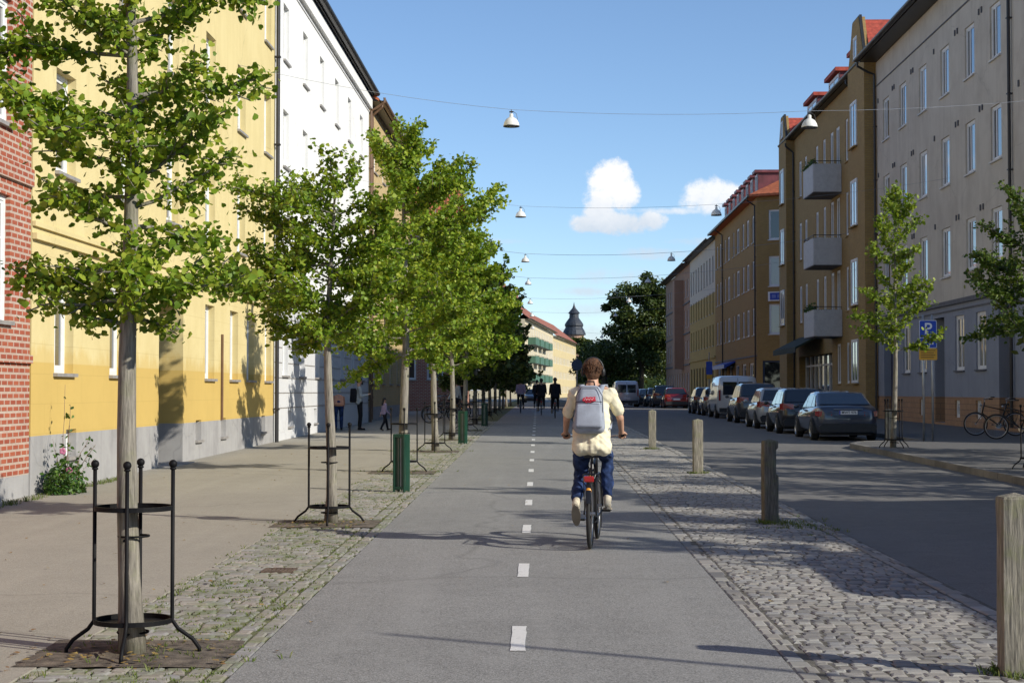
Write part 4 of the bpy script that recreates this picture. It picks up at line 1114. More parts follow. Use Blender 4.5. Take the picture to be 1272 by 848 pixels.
# broad trees far away: many small leaf clumps through lobed volumes
def broad(label, x, y, H, lobes, n, size, seed, mat=None, tr=.4, base=0, cat='tree', name='broadleaf_tree'):
    rr = random.Random(seed); root = thing(name, label, cat, (x, y, gz(y)+base)); W = MB()
    cz = min(l[2]-l[3]*.5 for l in lobes)
    W.tube([(0,0,-.3), (.1,0,H*.2), (0,.1,H*.45), (0,0,H*.7)], [tr*1.2, tr, tr*.75, tr*.3], 8)
    for l in lobes: W.tube([(0,0,H*.25), (l[0]*.5, l[1]*.5, (H*.25+l[2])*.55), (l[0], l[1], l[2])], [tr*.5, tr*.3, tr*.1], 6)
    W.build('trunk', M['bark'], root, smooth=True)
    vol = [l[3]**2 for l in lobes]; pts = []
    clumps = []
    for l, v in zip(lobes, vol):
        for _ in range(int(70*v/sum(vol))+6):
            d = Vector((rr.gauss(0,1), rr.gauss(0,1), rr.gauss(0,1))).normalized(); q = l[3]*rr.uniform(.45, .95)
            clumps.append((l[0]+d.x*q, l[1]+d.y*q, l[2]+d.z*q*.85, l[3]*rr.uniform(.26, .44)))
    for _ in range(n):
        c = rr.choice(clumps); d = Vector((rr.gauss(0,1), rr.gauss(0,1), rr.gauss(0,1))).normalized(); q = c[3]*rr.random()**.45
        pts.append((c[0]+d.x*q, c[1]+d.y*q, c[2]+d.z*q*.7))
    obj('crown', leaf_mesh('crown', pts, 0, size, mat or M['leafD'], seed, fan=False), root)
    return root
broad('big dark broadleaf tree closing the right row of houses', 13.4, 216, 18, [(0,0,13.5,3.6),(-2.2,0,9.5,4.0),(2.0,0,10,4.2),(-4.2,0,6,3.2),(.5,0,5.5,4.5),(3.5,0,6,3.5),(1.6,0,15.2,2.3),(-3.2,0,12,2.4),(2.6,0,13,2.8),(0,0,9,4.5),(-5,0,3.4,3)], 30000, .45, 5)
broad('dark tree behind the cyclist head, left of the big dark tree', 8.2, 205, 9, [(0,0,5.5,2.8),(2.0,0,4.4,2.4),(-1.6,0,4,2.2),(2,0,2,2.2)], 6000, .38, 6)
broad('conical green tree under the castle tower', 11.6, 425, 15, [(-1.2,0,14,2.2),(0.8,0,13,2.2),(-3.0,0,11.5,3.2),(0,0,10.5,3.4),(-3.5,0,7,4.2),(1.8,0,7.0,4.0),(0,0,4,4.6),(3.5,0,3.5,4.2),(-5,0,3.5,4)], 11000, .8, 8, tr=.5)
broad('rounded tree right of the tower, behind the round sign', 19.0, 400, 9, [(0,0,5.5,3.5),(-3,0,4,3.2),(3,0,4,3.2)], 4000, .7, 9)
for i, (x, y, s, lb) in enumerate(((-15, 205, .75, 'tall tree behind the last trees of the left row'), (-10.5, 188, .5, 'bushy tree behind the left row near the bend'))):
    broad(lb, x, y, 14, [(0,0,9*s*1.2,4.2*s),(-2.5*s,0,6*s,4*s),(2.5*s,0,6*s,4*s),(0,0,4*s,4.2*s)], 5000, .42, 20+i)
for i, (x, y, h) in enumerate(((12.0, 13.6, 8.0), (12.2, 17.8, 7.4), (12.0, 22.5, 7.6), (11.6, 26.8, 7.2), (12.0, 31.5, 6.6), (12.6, 35.6, 5.6))):  # unseen trees added to throw broken shade over the road and second post
    broad(('first','second','third','fourth','fifth','sixth')[i]+' added tree outside the frame shading the road, counted from the low house', x, y, h, [(0,0,h*.72,1.6),(-1.0,.4,h*.52,1.5),(1.0,-.5,h*.5,1.5),(.2,1.0,h*.42,1.3),(.1,-1.2,h*.44,1.3)], (13000, 12000, 4200, 3600, 3600, 3600)[i], .18, 60+i, tr=.14)
# wooded horizon
vs_pts = []
rr = random.Random(77)
for i in range(16000):
    a = rr.uniform(-.75, .75); d = rr.uniform(520, 640); hgt = 9+4*mnoise.noise(Vector((a*22, 1, 0)))+2*mnoise.noise(Vector((a*90, 4, 0)))
    vs_pts.append((d*math.sin(a), d*math.cos(a), .5+hgt*rr.random()**.6))
tag(obj('distant_woods', leaf_mesh('distant_woods', vs_pts, 0, 3.2, M['leafD'], 4, fan=False)), 'low line of distant trees closing the street', None, None, 'stuff')
# flowering weeds at the corner of the brick house
def bush(label, x, y, specs, seed, n, R_, h, size, name='shrub'):
    rr = random.Random(seed); root = thing(name, label, 'plant', (x, y, gz(y))); W = MB(); pts = []
    for (ax, ay, hh, lv) in specs:
        path = [Vector((rr.uniform(-.1,.1), rr.uniform(-.1,.1), 0))]
        for k in range(6): path.append(Vector((ax*(k+1)/6+rr.gauss(0,.012), ay*(k+1)/6+rr.gauss(0,.012), hh*(k+1)/6)))
        W.tube(path, [.007*(1-.6*k/6) for k in range(7)], 4)
        for k in range(lv):
            t = rr.uniform(.15, 1)*6; i = min(5, int(t)); p = path[i].lerp(path[i+1], t-i); pts.append((p.x+rr.gauss(0,.03), p.y+rr.gauss(0,.03), p.z))
    for _ in range(n):
        a = rr.uniform(0, 2*PI); q = R_*rr.random()**.5; pts.append((q*math.cos(a)*.8, q*math.sin(a)*1.3, h*rr.random()**1.3*(1-.5*q/R_)))
    W.build('stems', M['gutterB'], root)
    obj('foliage', leaf_mesh('foliage', pts, 0, size, M['leafB'], seed, fan=False), root)
    return root
bb = bush('weedy shrub with pink flowers and tall stalks at the foot of the yellow wall', -6.98, 24.25, [(.0,.3,1.3,16), (.05,.1,1.0,20), (-.1,.35,1.6,10), (.25,.5,.85,24), (.35,.45,.7,22), (.2,.2,.6,20), (-.2,.1,.8,16), (.3,.6,.5,14)], 3, 1100, .36, .55, .075)
for (x, y, z) in ((.1,-.08,.34), (-.02,.0,.62)):
    m = MB()
    for k in range(5): m.ball((x+.028*math.cos(k*1.256), y, z+.028*math.sin(k*1.256)), (.026,.012,.026), 6)
    if 'petal' not in M: M['petal'] = plain('pink_petal', (.5,.16,.28), .6)
    m.build('flower', M['petal'], bb)
print('LEAVES', tot)

bc = [o for o in bpy.data.objects if o.name.startswith('balcony') and not o.name.startswith('balcony_panel') and o.parent and o.parent.name == 'gabled_brown_brick_block']
for k, o in enumerate(bc):
    if k == 1: continue
    zt = (5.72, 9.3, 13.0)[k]-gz(101.2); u0, u1 = 101.2-85.4, 101.2-82.3; rr = random.Random(k); pts = []
    for _ in range(420): pts.append((rr.uniform(u0, u1), -1.35+rr.gauss(0, .08), zt+.02+abs(rr.gauss(0, .13))))
    obj('foliage', leaf_mesh('foliage', pts, 0, .11, M['leafB'], k, fan=False), o)
# ------------------------------------------------------------------ tree guards
def guard():
    t = thing('tree_guard', '', 'tree guard')
    for k in range(4):
        a = k*PI/2 - PI/2 + .07; c, s = math.cos(a), math.sin(a); m = MB(); r = .235
        m.tube([(.40*c, .40*s, 0), (.40*c, .40*s, .03), (.36*c, .36*s, .085), (.27*c, .27*s, .15), (r*c, r*s, .20), (r*c, r*s, .30), (r*c, r*s, 1.12)], .0125, 8)
        p = m.build('post', M['black'], t, smooth=True)
        m = MB(); m.lathe([(.012, 0), (.02, .005), (.02, .012), (.012, .018)], (r*c, r*s, 1.11), 10); m.ball((r*c, r*s, 1.147), .026, 12); m.build('finial', M['black'], p, smooth=True)
    for z in (.20, .88):
        m = MB(); n = 40; r0, r1 = .222, .236
        m.lathe([(r0, z-.014), (r1, z-.014), (r1, z+.014), (r0, z+.014), (r0, z-.014)], n=n); m.build('ring', M['black'], t)
    for z in (.12, .70):
        m = MB(); m.tube([(0, -.235, z), (0, -.09, z+.01)], .008, 6); m.ring((0, 0, z+.01), .092, .007, n=20, k=6); m.build('clamp', M['black'], t, smooth=True)
    return t
GG = 'black iron tree guards'
g = guard(); g['label'] = 'nearest black iron tree guard, four ball topped posts round the big ginkgo trunk'; g.location = (*TREES_L[0], gz(TREES_L[0][1])); g['group'] = GG
nm = ['second', 'third', 'fourth', 'fifth', 'sixth', 'seventh', 'eighth', 'ninth', 'tenth']
for i, (x, y) in enumerate(TREES_L[1:10]):
    dup(g, f'{nm[i]} black iron tree guard of the left row, round the {nm[i]} ginkgo trunk', (x, y, gz(y)), .04*math.sin(i*3))
dup(g, 'black iron tree guard round the slim sunlit tree on the right pavement', (8.5, 39.6, gz(39.6)+.06), .3)
dup(g, 'black iron tree guard at the right picture edge round the dark tree', (8.95, 30, gz(30)+.06), .1)

# ------------------------------------------------------------------ wooden bollards
def bollard(seed, notch=0, h=.97, w=.088, lean=0):
    r_ = random.Random(seed); m = MB(); nz_ = 30; k = 5
    rings = []
    for i in range(nz_+1):
        z = -.05 + (h+.05)*i/nz_; row = []
        for s in range(4):
            for j in range(k):
                t = j/k*2-1
                p = [(t, -1), (1, t), (-t, 1), (-1, -t)][s]
                cc = .10 if j == 0 else 0
                x, y = p[0]*w*(1-cc*.6), p[1]*w*(1-cc*.6)
                g_ = mnoise.noise(Vector((x*38+seed, y*38, z*1.4)))*.005 + mnoise.noise(Vector((x*9, y*9+seed, z*5)))*.004
                if notch and s == notch-1 and .0 < z < notch_top[0] and z > notch_top[1]: pass
                d = 1+g_/w
                X, Y = x*d, y*d
                if notch and X > 0 and notch_top[1] < z < notch_top[0] and Y < .02: X *= .62
                row.append((X+lean*z, Y, z))
        rings.append(row)
    vs = [v for r in rings for v in r]; n = 4*k; fs = []
    for i in range(nz_):
        for j in range(n): fs.append((i*n+j, i*n+(j+1) % n, (i+1)*n+(j+1) % n, (i+1)*n+j))
    top = len(vs); vs += [(v[0]*.93, v[1]*.93, h+.012) for v in rings[-1]]; vs.append((lean*h, 0, h+.035))
    for j in range(n):
        fs.append((nz_*n+j, nz_*n+(j+1) % n, top+(j+1) % n, top+j)); fs.append((top+j, top+(j+1) % n, top+n))
    m.add(vs, fs); return m
notch_top = (.42, .30)
BG = 'wooden posts between the cycle path and the road'
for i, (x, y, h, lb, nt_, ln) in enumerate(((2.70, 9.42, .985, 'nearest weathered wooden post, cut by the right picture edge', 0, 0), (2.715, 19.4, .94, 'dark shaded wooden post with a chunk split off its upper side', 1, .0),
        (2.87, 29.7, .94, 'third wooden post counted from the camera, sunlit with grass at its foot', 0, .0), (2.79, 40.3, .92, 'farthest sunlit wooden post, just right of the cyclist', 0, 0))):
    notch_top = (.86, .55)
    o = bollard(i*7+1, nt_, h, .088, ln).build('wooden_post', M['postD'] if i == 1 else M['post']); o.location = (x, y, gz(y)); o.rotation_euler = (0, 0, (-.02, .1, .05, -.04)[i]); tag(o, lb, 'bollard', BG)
o = bollard(41, 0, .82, .08).build('wooden_post', M['post']); o.location = (9.35, 44.2, gz(44.2)+.06); tag(o, 'short pale post on the right pavement beside the dark sedan', 'bollard', 'posts on the right pavement')
# ------------------------------------------------------------------ green slatted boxes
def slatbox(label, x, y, rz):
    t = thing('slatted_litter_bin', label, 'litter bin', (x, y, gz(y)), rz, 'green slatted bins in the cobble strip')
    w_, h = .082, .86
    m = MB()
    for sx in (-1, 1):
        for sy in (-1, 1): m.box(sx*w_-.014, sx*w_+.014, sy*w_-.014, sy*w_+.014, 0, h)
    for z in (.04, h-.05):
        for s in (-1, 1):
            m.box(-w_+.014, w_-.014, s*w_-.008, s*w_+.008, z, z+.04); m.box(s*w_-.008, s*w_+.008, -w_+.014, w_-.014, z, z+.04)
    m.build('frame', M['green'], t)
    m = MB()
    for q in (-.04, .0, .04):
        for s in (-1, 1):
            m.box(q-.011, q+.011, s*w_+.0085, s*w_+.016, .02, h); m.box(s*w_+(.0085 if s > 0 else -.016), s*w_+(.016 if s > 0 else -.0085), q-.013, q+.013, .02, h)
    m.build('slats', M['green'], t)
    m = MB(); m.lathe([(.0, .08), (.058, .08), (.062, h-.06), (.052, h-.06), (.05, .1), (0, .1)], n=16); m.build('inner_bin', M['metal'], t)
    m = MB(); m.box(-w_+.02, w_-.02, -w_+.02, w_-.02, h-.025, h-.012); m.build('lid', M['green'], t)
slatbox('nearer green slatted steel bin between second and third ginkgo trees', -2.04, 24.7, -.35)
slatbox('farther green slatted steel bin, by the fifth ginkgo trunk', -1.98, 43.6, -.3)
slatbox('green slatted bin in the shade beyond the sixth ginkgo', -1.98, 61.5, -.3)

# ------------------------------------------------------------------ hanging lamps and span wires
def lamp():
    t = thing('hanging_street_lamp', '', 'street lamp')
    m = MB(); m.lathe([(.195, 0), (.19, .03), (.17, .10), (.13, .165), (.075, .205), (.045, .22), (.045, .29), (.02, .31)], n=28)
    m.lathe([(.185, .002), (.16, .1), (.12, .155), (.04, .2)], n=28); m.build('shade', M['lampw'], t, smooth=True)
    m = MB(); m.lathe([(.187, -.012), (.197, -.012), (.197, .006), (.187, .006), (.187, -.012)], n=28); m.build('rim', M['gutter'], t)
    m = MB(); m.lathe([(0, -.03), (.09, -.015), (.15, .005), (.155, .03), (0, .03)], n=20); m.build('lens', M['lens'], t, smooth=True)
    m = MB(); m.tube([(0, 0, .3), (0, 0, .40)], .012, 6); m.box(-.05, .05, -.015, .015, .33, .36); m.tube([(.05, 0, .35), (.12, 0, .30), (.15, 0, .16)], .006, 5); m.build('hanger', M['gutter'], t)
    return t
def zwire(y, k): return k
lp = [(39.4, -.63, 8.0, 6.5, 7.95), (60, -.62, 8.0, 6.5, 8.05), (79.6, -.6, 7.9, 6.45, 7.95), (98, -.57, 8.0, 6.55, 8.1), (119.5, -.55, 8.0, 6.6, 8.1), (140, -.5, 8.0, 6.6, 8.0), (165, -.5, 7.9, 6.4, 7.0)]
L0 = lamp(); first = True
onm = ['first', 'second', 'third', 'fourth', 'fifth', 'sixth', 'seventh']
for i, (y, xa, za, xb, zb) in enumerate(lp):
    for x, z, side, grp in ((xa, za, 'cycle path', 'lamps hanging over the cycle path'), (xb, zb, 'road', 'lamps hanging over the road')):
        lb = f'{onm[i]} white dome lamp from the camera on the wires over the {side}'
        if first: L0.location = (x, y, z); L0['label'] = lb; L0['group'] = grp; first = False
        else:
            c = dup(L0, lb, (x, y, z), 0); c['group'] = grp
    yl = y; xl = -7.50+.0075*y; yr = max(y, 42.0); xr = 14.6+.0068*yr
    m = MB(); P = [(xl, yl, za+1.5)]; A_, B_ = (xa, y, za+.40), (xb, y, zb+.40)
    def sag(p, q, s, n=8): return [Vector(p).lerp(Vector(q), k/n) - Vector((0, 0, s*4*(k/n)*(1-k/n))) for k in range(1, n+1)]
    P = [Vector(P[0])] + sag(P[0], A_, .12) + sag(A_, B_, .1) + sag(B_, (xr, yr, zb+1.35), .12)
    m.tube(P, .0045 if y < 70 else .008, 5); tag(m.build('span_wire', M['wire']), f'{onm[i]} steel span wire across the street, carrying two dome lamps', 'wire', 'span wires across the street')

# ------------------------------------------------------------------ signs
def text(body, size, mat, parent, loc, rot, ext=.002, name='lettering', align='CENTER'):
    c = bpy.data.curves.new(name, 'FONT'); c.body = body; c.size = size; c.extrude = ext; c.align_x = align; c.align_y = 'CENTER'; c.offset = size*.012
    o = bpy.data.objects.new(name, c); COL.objects.link(o); o.parent = parent; o.location = loc; o.rotation_euler = rot; c.materials.append(mat)
    dg = bpy.context.evaluated_depsgraph_get(); me = bpy.data.meshes.new_from_object(o.evaluated_get(dg)); bpy.data.objects.remove(o)
    if not me.materials: me.materials.append(mat)
    o = obj(name, me, parent, loc); o.rotation_euler = rot; return o
FR = (R(90), 0, 0)
def rplate(m, w_, h, y0, y1, cx=0, cz=0, r=.03):
    pts = []
    for (sx, sz, a0) in ((1, -1, -90), (1, 1, 0), (-1, 1, 90), (-1, -1, 180)):
        for k in range(5):
            a = R(a0+k*22.5); pts.append((cx+sx*(w_/2-r)+r*math.cos(a), cz+sz*(h/2-r)+r*math.sin(a)))
    m.prism(pts, 'y', y0, y1)
X, Y = 10.36, 44.0
t = thing('parking_sign', 'blue parking sign with two plates below on twin grey poles by the slim tree', 'road sign', (X, Y, gz(Y)+.06))
m = MB(); m.tube([(-.12, 0, 0), (-.12, 0, 3.35)], .03, 10); m.build('pole', M['metal'], t, smooth=True)
m = MB(); m.tube([(.12, 0, 0), (.12, 0, 3.35)], .03, 10); m.build('pole', M['metal'], t, smooth=True)
gzl = gz(Y)+.06; zc = lambda py: 1.65+(486-py)*Y/F-gzl
m = MB(); rplate(m, .46, .47, -.045, -.035, 0, zc(409)); p = m.build('parking_plate', M['signW'], t, fix=True)
m = MB(); rplate(m, .435, .445, -.048, -.0455, 0, zc(409)); m.build('blue_field', M['blue'], p, fix=True)
text('P', .42, M['signW'], p, (0, -.05, zc(409)), FR)
m = MB(); rplate(m, .46, .27, -.045, -.035, 0, zc(426)); p = m.build('lower_plate', M['signW'], t, fix=True)
m = MB(); rplate(m, .435, .245, -.048, -.0455, 0, zc(426)); m.build('blue_field', M['blue'], p, fix=True)
m = MB(); m.box(-.13, -.03, -.051, -.0485, zc(424), zc(424)+.03); m.box(.02, .14, -.051, -.0485, zc(428), zc(428)+.05); m.build('symbol', M['signW'], p)
m = MB(); rplate(m, .48, .31, -.045, -.035, 0, zc(440)); p = m.build('yellow_plate', M['signY'], t, fix=True)
m = MB()
for i in range(4): m.box(-.19, .19-.04*(i % 2), -.048, -.0455, zc(440)+.09-.06*i, zc(440)+.105-.06*i)
m.build('text_lines', M['signK'], p)
X, Y = 9.95, 96.0; gzl = gz(Y)+.06
t = thing('parking_sign', 'distant blue sign with small yellow plate below, in front of the mustard block', 'road sign', (X, Y, gzl))
m = MB(); m.tube([(0, 0, 0), (0, 0, 3.4)], .035, 8); m.build('pole', M['metal'], t)
m = MB(); rplate(m, .36, .75, -.045, -.037, .0, zc(457)-.0); m.build('blue_plate', M['blue'], t, fix=True)
m = MB(); rplate(m, .3, .25, -.045, -.037, .0, zc(468)-.0); m.build('yellow_plate', M['signY'], t, fix=True)
X, Y = 1.66, 70.0; gzl = gz(Y)
t = thing('round_traffic_sign', 'dark blue round sign on a thin pole just left of the cyclist head', 'road sign', (X, Y, gzl))
m = MB(); m.tube([(0, 0, 0), (0, 0, zc(444))], .03, 8); m.build('pole', M['metal'], t)
m = MB(); m.lathe([(0, -.006), (.235, -.006), (.235, .006), (0, .006)], n=28); d = m.build('disc', M['darkblue'], t); d.location = (0, -.045, zc(453)); d.rotation_euler = (R(90), 0, 0)
# hanging shop lamp balls etc. on the brown block are small: wall lanterns beside the awning
# ------------------------------------------------------------------ vehicles (rear bumper at y = 0, length along +y)
def loft(m, secs, mi=0):
    """secs: list of (y, half ring [(x,z)...] from bottom centre to top centre)"""
    rings = []
    for y, hr in secs:
        full = [(x, z) for x, z in hr] + [(-x, z) for x, z in hr[::-1] if x > 1e-6]
        rings.append([(x, y, z) for x, z in full])
    n = len(rings[0]); vs = [v for r in rings for v in r]; fs = []
    for i in range(len(rings)-1):
        for k in range(n): fs.append((i*n+k, i*n+(k+1) % n, (i+1)*n+(k+1) % n, (i+1)*n+k))
    fs.append(tuple(range(n))[::-1]); fs.append(tuple((len(rings)-1)*n+k for k in range(n)))
    m.add(vs, fs, mi)
CARS = {
 'sedan': dict(L=4.65, W=1.82, H=1.43, belt=[(0,.93,.86),(.10,.985,.93),(.5,1.0,.97),(1.1,.96,1),(2.4,.93,1),(3.2,.90,1),(3.7,.86,.98),(4.3,.76,.93),(4.65,.62,.80)], cab=(.42,1.22,2.55,3.45), tail=(.70,.86)),
 'hatch': dict(L=4.15, W=1.78, H=1.50, belt=[(0,.90,.88),(.08,.98,.95),(.4,.99,.98),(1.1,.97,1),(2.2,.94,1),(2.9,.92,1),(3.3,.88,.98),(3.9,.77,.93),(4.15,.62,.80)], cab=(.10,.55,2.2,3.1), tail=(.78,1.0)),
 'suv': dict(L=4.6, W=1.88, H=1.68, belt=[(0,1.0,.88),(.08,1.08,.95),(.4,1.1,.98),(1.1,1.07,1),(2.5,1.04,1),(3.2,1.02,1),(3.6,.98,.98),(4.3,.88,.93),(4.6,.7,.82)], cab=(.08,.5,2.5,3.4), tail=(.85,1.1)),
}
def car(kind, label, paintm, group):
    c = CARS[kind]; t = thing('parked_car', label, 'car', group=group); hw = c['W']/2; H = c['H']; zb = .22
    m = MB(); secs = []
    for (y, z, k) in c['belt']:
        w_ = hw*k
        lo = zb + (.12 if y in (0, c['L']) else 0)
        secs.append((y, [(0, lo), (w_*.86, lo), (w_*.95, lo+.12), (w_*.985, z*.55), (w_, z*.74), (w_*.965, z-.06), (w_*.90, z-.005), (w_*.5, z+.015), (0, z+.02)]))
    # close the tail and the nose softly
    y0, r0 = secs[0]; secs.insert(0, (y0-.05, [(x*.86, zb+.28+(z-zb-.28)*.7) for x, z in r0]))
    y1, r1 = secs[-1]; secs.append((y1+.08, [(x*.8, zb+.25+(z-zb-.25)*.7) for x, z in r1]))
    loft(m, secs)
    body = m.build('body', paintm, t, smooth=True, fix=True, bevel=.0)
    yb0, yt0, yt1, yb1 = c['cab']; zbelt = lambda y: np.interp(y, [q[0] for q in c['belt']], [q[1] for q in c['belt']])
    m = MB(); tw = hw*.72; bw = hw*.90
    prof = [(yb0, zbelt(yb0), bw), (yb0+(yt0-yb0)*.55, zbelt(yb0)+(H-zbelt(yb0))*.62, (bw+tw)/2-.01), (yt0, H-.05, tw+.03), ((yt0+yt1)/2, H, tw+.02), (yt1, H-.045, tw+.02), (yb1, zbelt(yb1), bw)]
    prof = [(yb0, zbelt(yb0)-.02), (yt0, H-.05), ((yt0*.6+yt1*.4), H), (yt1, H-.04), (yb1, zbelt(yb1)-.02)]
    def W_(z): f = (z-.9)/(H-.9); return bw+(tw-bw)*max(0, min(1, f))
    secs = []
    N_ = 16
    ys_ = sorted(set([yb0, yt0, yt1, yb1] + [yb0+(yb1-yb0)*i/N_ for i in range(N_+1)]))
    for y in ys_:
        zt = float(np.interp(y, [p[0] for p in prof], [p[1] for p in prof])); z0 = float(zbelt(y))-.06
        zt = max(zt, z0+.03); zm = (z0+zt)/2
        secs.append((y, [(0, z0), (W_(z0)-.005, z0), (W_(zm), zm), (W_(zt)+.0, zt-.03 if zt-z0 > .1 else zt-.005), (W_(zt)-.09, zt), (0, zt+.015)]))
    loft(m, secs); m.build('cabin', paintm, t, smooth=True, fix=True)
    # glass
    def panel(name, P4, off, n=4):
        P4 = [Vector(p) for p in P4]; nn = (P4[1]-P4[0]).cross(P4[3]-P4[0]).normalized()*off
        g = MB(); g.add([p+nn for p in P4]+[p+nn*.2 for p in P4], [(0,1,2,3),(7,6,5,4),(0,4,5,1),(1,5,6,2),(2,6,7,3),(3,7,4,0)]); return g.build(name, M['cglass'], t)
    zr = float(zbelt(yb0)); f0, f1 = .10, .90
    def pt(ya, za, yb, zb_, f, s, mg): z = za+(zb_-za)*f; y = ya+(yb-ya)*f; return (s*(W_(z)-mg), y, z)
    a = (yb0, zr, yt0, H-.05)
    panel('rear_window', [pt(*a, f0, -1, .07), pt(*a, f0, 1, .07), pt(*a, f1, 1, .10), pt(*a, f1, -1, .10)], .018)
    a = (yb1, float(zbelt(yb1)), yt1, H-.04)
    panel('windscreen', [pt(*a, f0, 1, .07), pt(*a, f0, -1, .07), pt(*a, f1, -1, .10), pt(*a, f1, 1, .10)], .018)
    for s in (-1, 1):
        zl = .06; 
        def sp(y, top):
            zbl = float(zbelt(y))+.0
            if not top: return (s*(W_(zbl)), y, zbl)
            z = min(H-.11, float(np.interp(y, [p[0] for p in prof], [p[1] for p in prof]))-.09); return (s*(W_(z)), y, z)
        ymid = (yt0+yt1)/2+.1; segs = [(yb0+(.30 if kind != 'sedan' else .45), yt0-.02+.1, ymid-.5), (ymid-.44, None, ymid+.45), (ymid+.5, yt1, yb1-.28)]
        for i, (ya, yk, yb) in enumerate(segs):
            if i == 0: P4 = [sp(ya, 0), sp(yb, 0), sp(yb, 1), sp(max(ya+.12, yk), 1)]
            elif i == 1: P4 = [sp(ya, 0), sp(yb, 0), sp(yb, 1), sp(ya, 1)]
            else: P4 = [sp(ya, 0), sp(yb, 0), sp(min(yb-.05, yt1+.02), 1), sp(ya, 1)]
            if s > 0: panel('side_window', P4, .014)
            else: panel('side_window', P4[::-1], .014)
        z0, z1 = c['tail']
        g = MB(); xa, xb = hw*.50, hw*.93
        g.add([(s*xa, -.055, z0+.03), (s*xb*.97, .0, z0), (s*hw*.985, .20, z0+.02), (s*hw*.985, .24, z1-.02), (s*xb*.97, .0, z1), (s*xa, -.045, z1-.03),
               (s*xa, .05, z0+.03), (s*xb*.9, .1, z0), (s*hw*.9, .2, z0+.02), (s*hw*.9, .24, z1-.02), (s*xb*.9, .1, z1), (s*xa, .05, z1-.03)],
              [(0,1,4,5),(1,2,3,4),(6,11,10,7),(7,10,9,8),(0,6,7,1),(1,7,8,2),(5,4,10,11),(4,3,9,10),(0,5,11,6),(2,8,9,3)])
        g.build('tail_light', M['tail'], t, fix=True)
        g = MB(); hl = c['L']; g.add([(s*hw*.55, hl+.06, .60), (s*hw*.80, hl-.10, .58), (s*hw*.88, hl-.35, .70), (s*hw*.6, hl-.02, .72), (s*hw*.5, hl-.1, .60), (s*hw*.7, hl-.3, .58), (s*hw*.75, hl-.45, .7), (s*hw*.5, hl-.25, .7)],
              [(0,1,2,3),(4,7,6,5),(0,4,5,1),(1,5,6,2),(2,6,7,3),(3,7,4,0)]); g.build('headlight', M['lens'], t, fix=True)
        g = MB(); ym = yb1-.28; zm = float(zbelt(ym))+.07; g.ball((s*(hw+.09), ym, zm), (.09, .05, .065), 10); g.tube([(s*(hw*.88), ym+.02, zm-.05), (s*(hw+.06), ym, zm-.02)], .02, 5); g.build('wing_mirror', paintm, t, smooth=True)
        for k, y in enumerate((.86, c['L']-.88)):
            g = MB(); n = 22; ra = .375; xs = s*(hw*.992)
            pts = [(y+ra*math.cos(PI*j/n), .30+ra*math.sin(PI*j/n)) for j in range(n+1)] + [(y-ra, .21), (y+ra, .21)]
            g.prism(pts, 'x', xs+s*.012, xs-s*.25); ar = g.build('wheel_arch', M['plast'], t, fix=True)
            wl = bpy.data.objects.new('wheel', None); COL.objects.link(wl); wl.parent = t; wl.location = (s*(hw-.085), y, .32); wl.rotation_euler = (0, R(90)*s, 0)
            g = MB(); g.lathe([(.20, -.1), (.30, -.1), (.32, -.07), (.32, .07), (.30, .105), (.215, .11), (.20, .06)], n=26); g.build('tyre', M['tyre'], wl, smooth=True)
            g = MB(); g.lathe([(.0, .085), (.045, .09), (.05, .075)], n=14)
            for j in range(5):
                a = j*2*PI/5; ca, sa = math.cos(a), math.sin(a)
                g.add([(.03*ca-.028*sa, .03*sa+.028*ca, .082), (.03*ca+.028*sa, .03*sa-.028*ca, .082), (.205*ca+.035*sa, .205*sa-.035*ca, .095), (.205*ca-.035*sa, .205*sa+.035*ca, .095)], [(0,1,2,3)])
            g.lathe([(.19, .05), (.215, .105), (.205, .11), (.185, .085)], n=26); g.build('rim', M['rim'], wl)
            g = MB(); g.lathe([(0, .03), (.2, .03)], n=20); g.build('brake_disc', M['plast'], wl)
    g = MB(); g.prism([(-hw*.84, .26), (hw*.84, .26), (hw*.9, .42), (hw*.8, .50), (-hw*.8, .50), (-hw*.9, .42)], 'y', -.075, .05); g.build('rear_bumper', M['plast'], t, fix=True)
    zp = .60 if kind != 'sedan' else .76
    g = MB(); g.box(-.26, .26, -.085, -.05, zp, zp+.11); pl = g.build('number_plate', M['signW'], t)
    g = MB(); g.box(-.262, -.222, -.088, -.0855, zp, zp+.11); g.build('blue_strip', M['blue'], pl)
    g = MB(); g.box(-hw*.45, hw*.45, -.07, -.04, zp+.14, zp+.155); g.build('boot_trim', M['rim'], t)
    g = MB(); g.box(-hw*.8, hw*.8, .3, c['L']-.3, .16, .24); g.build('underbody', M['plast'], t)
    return t
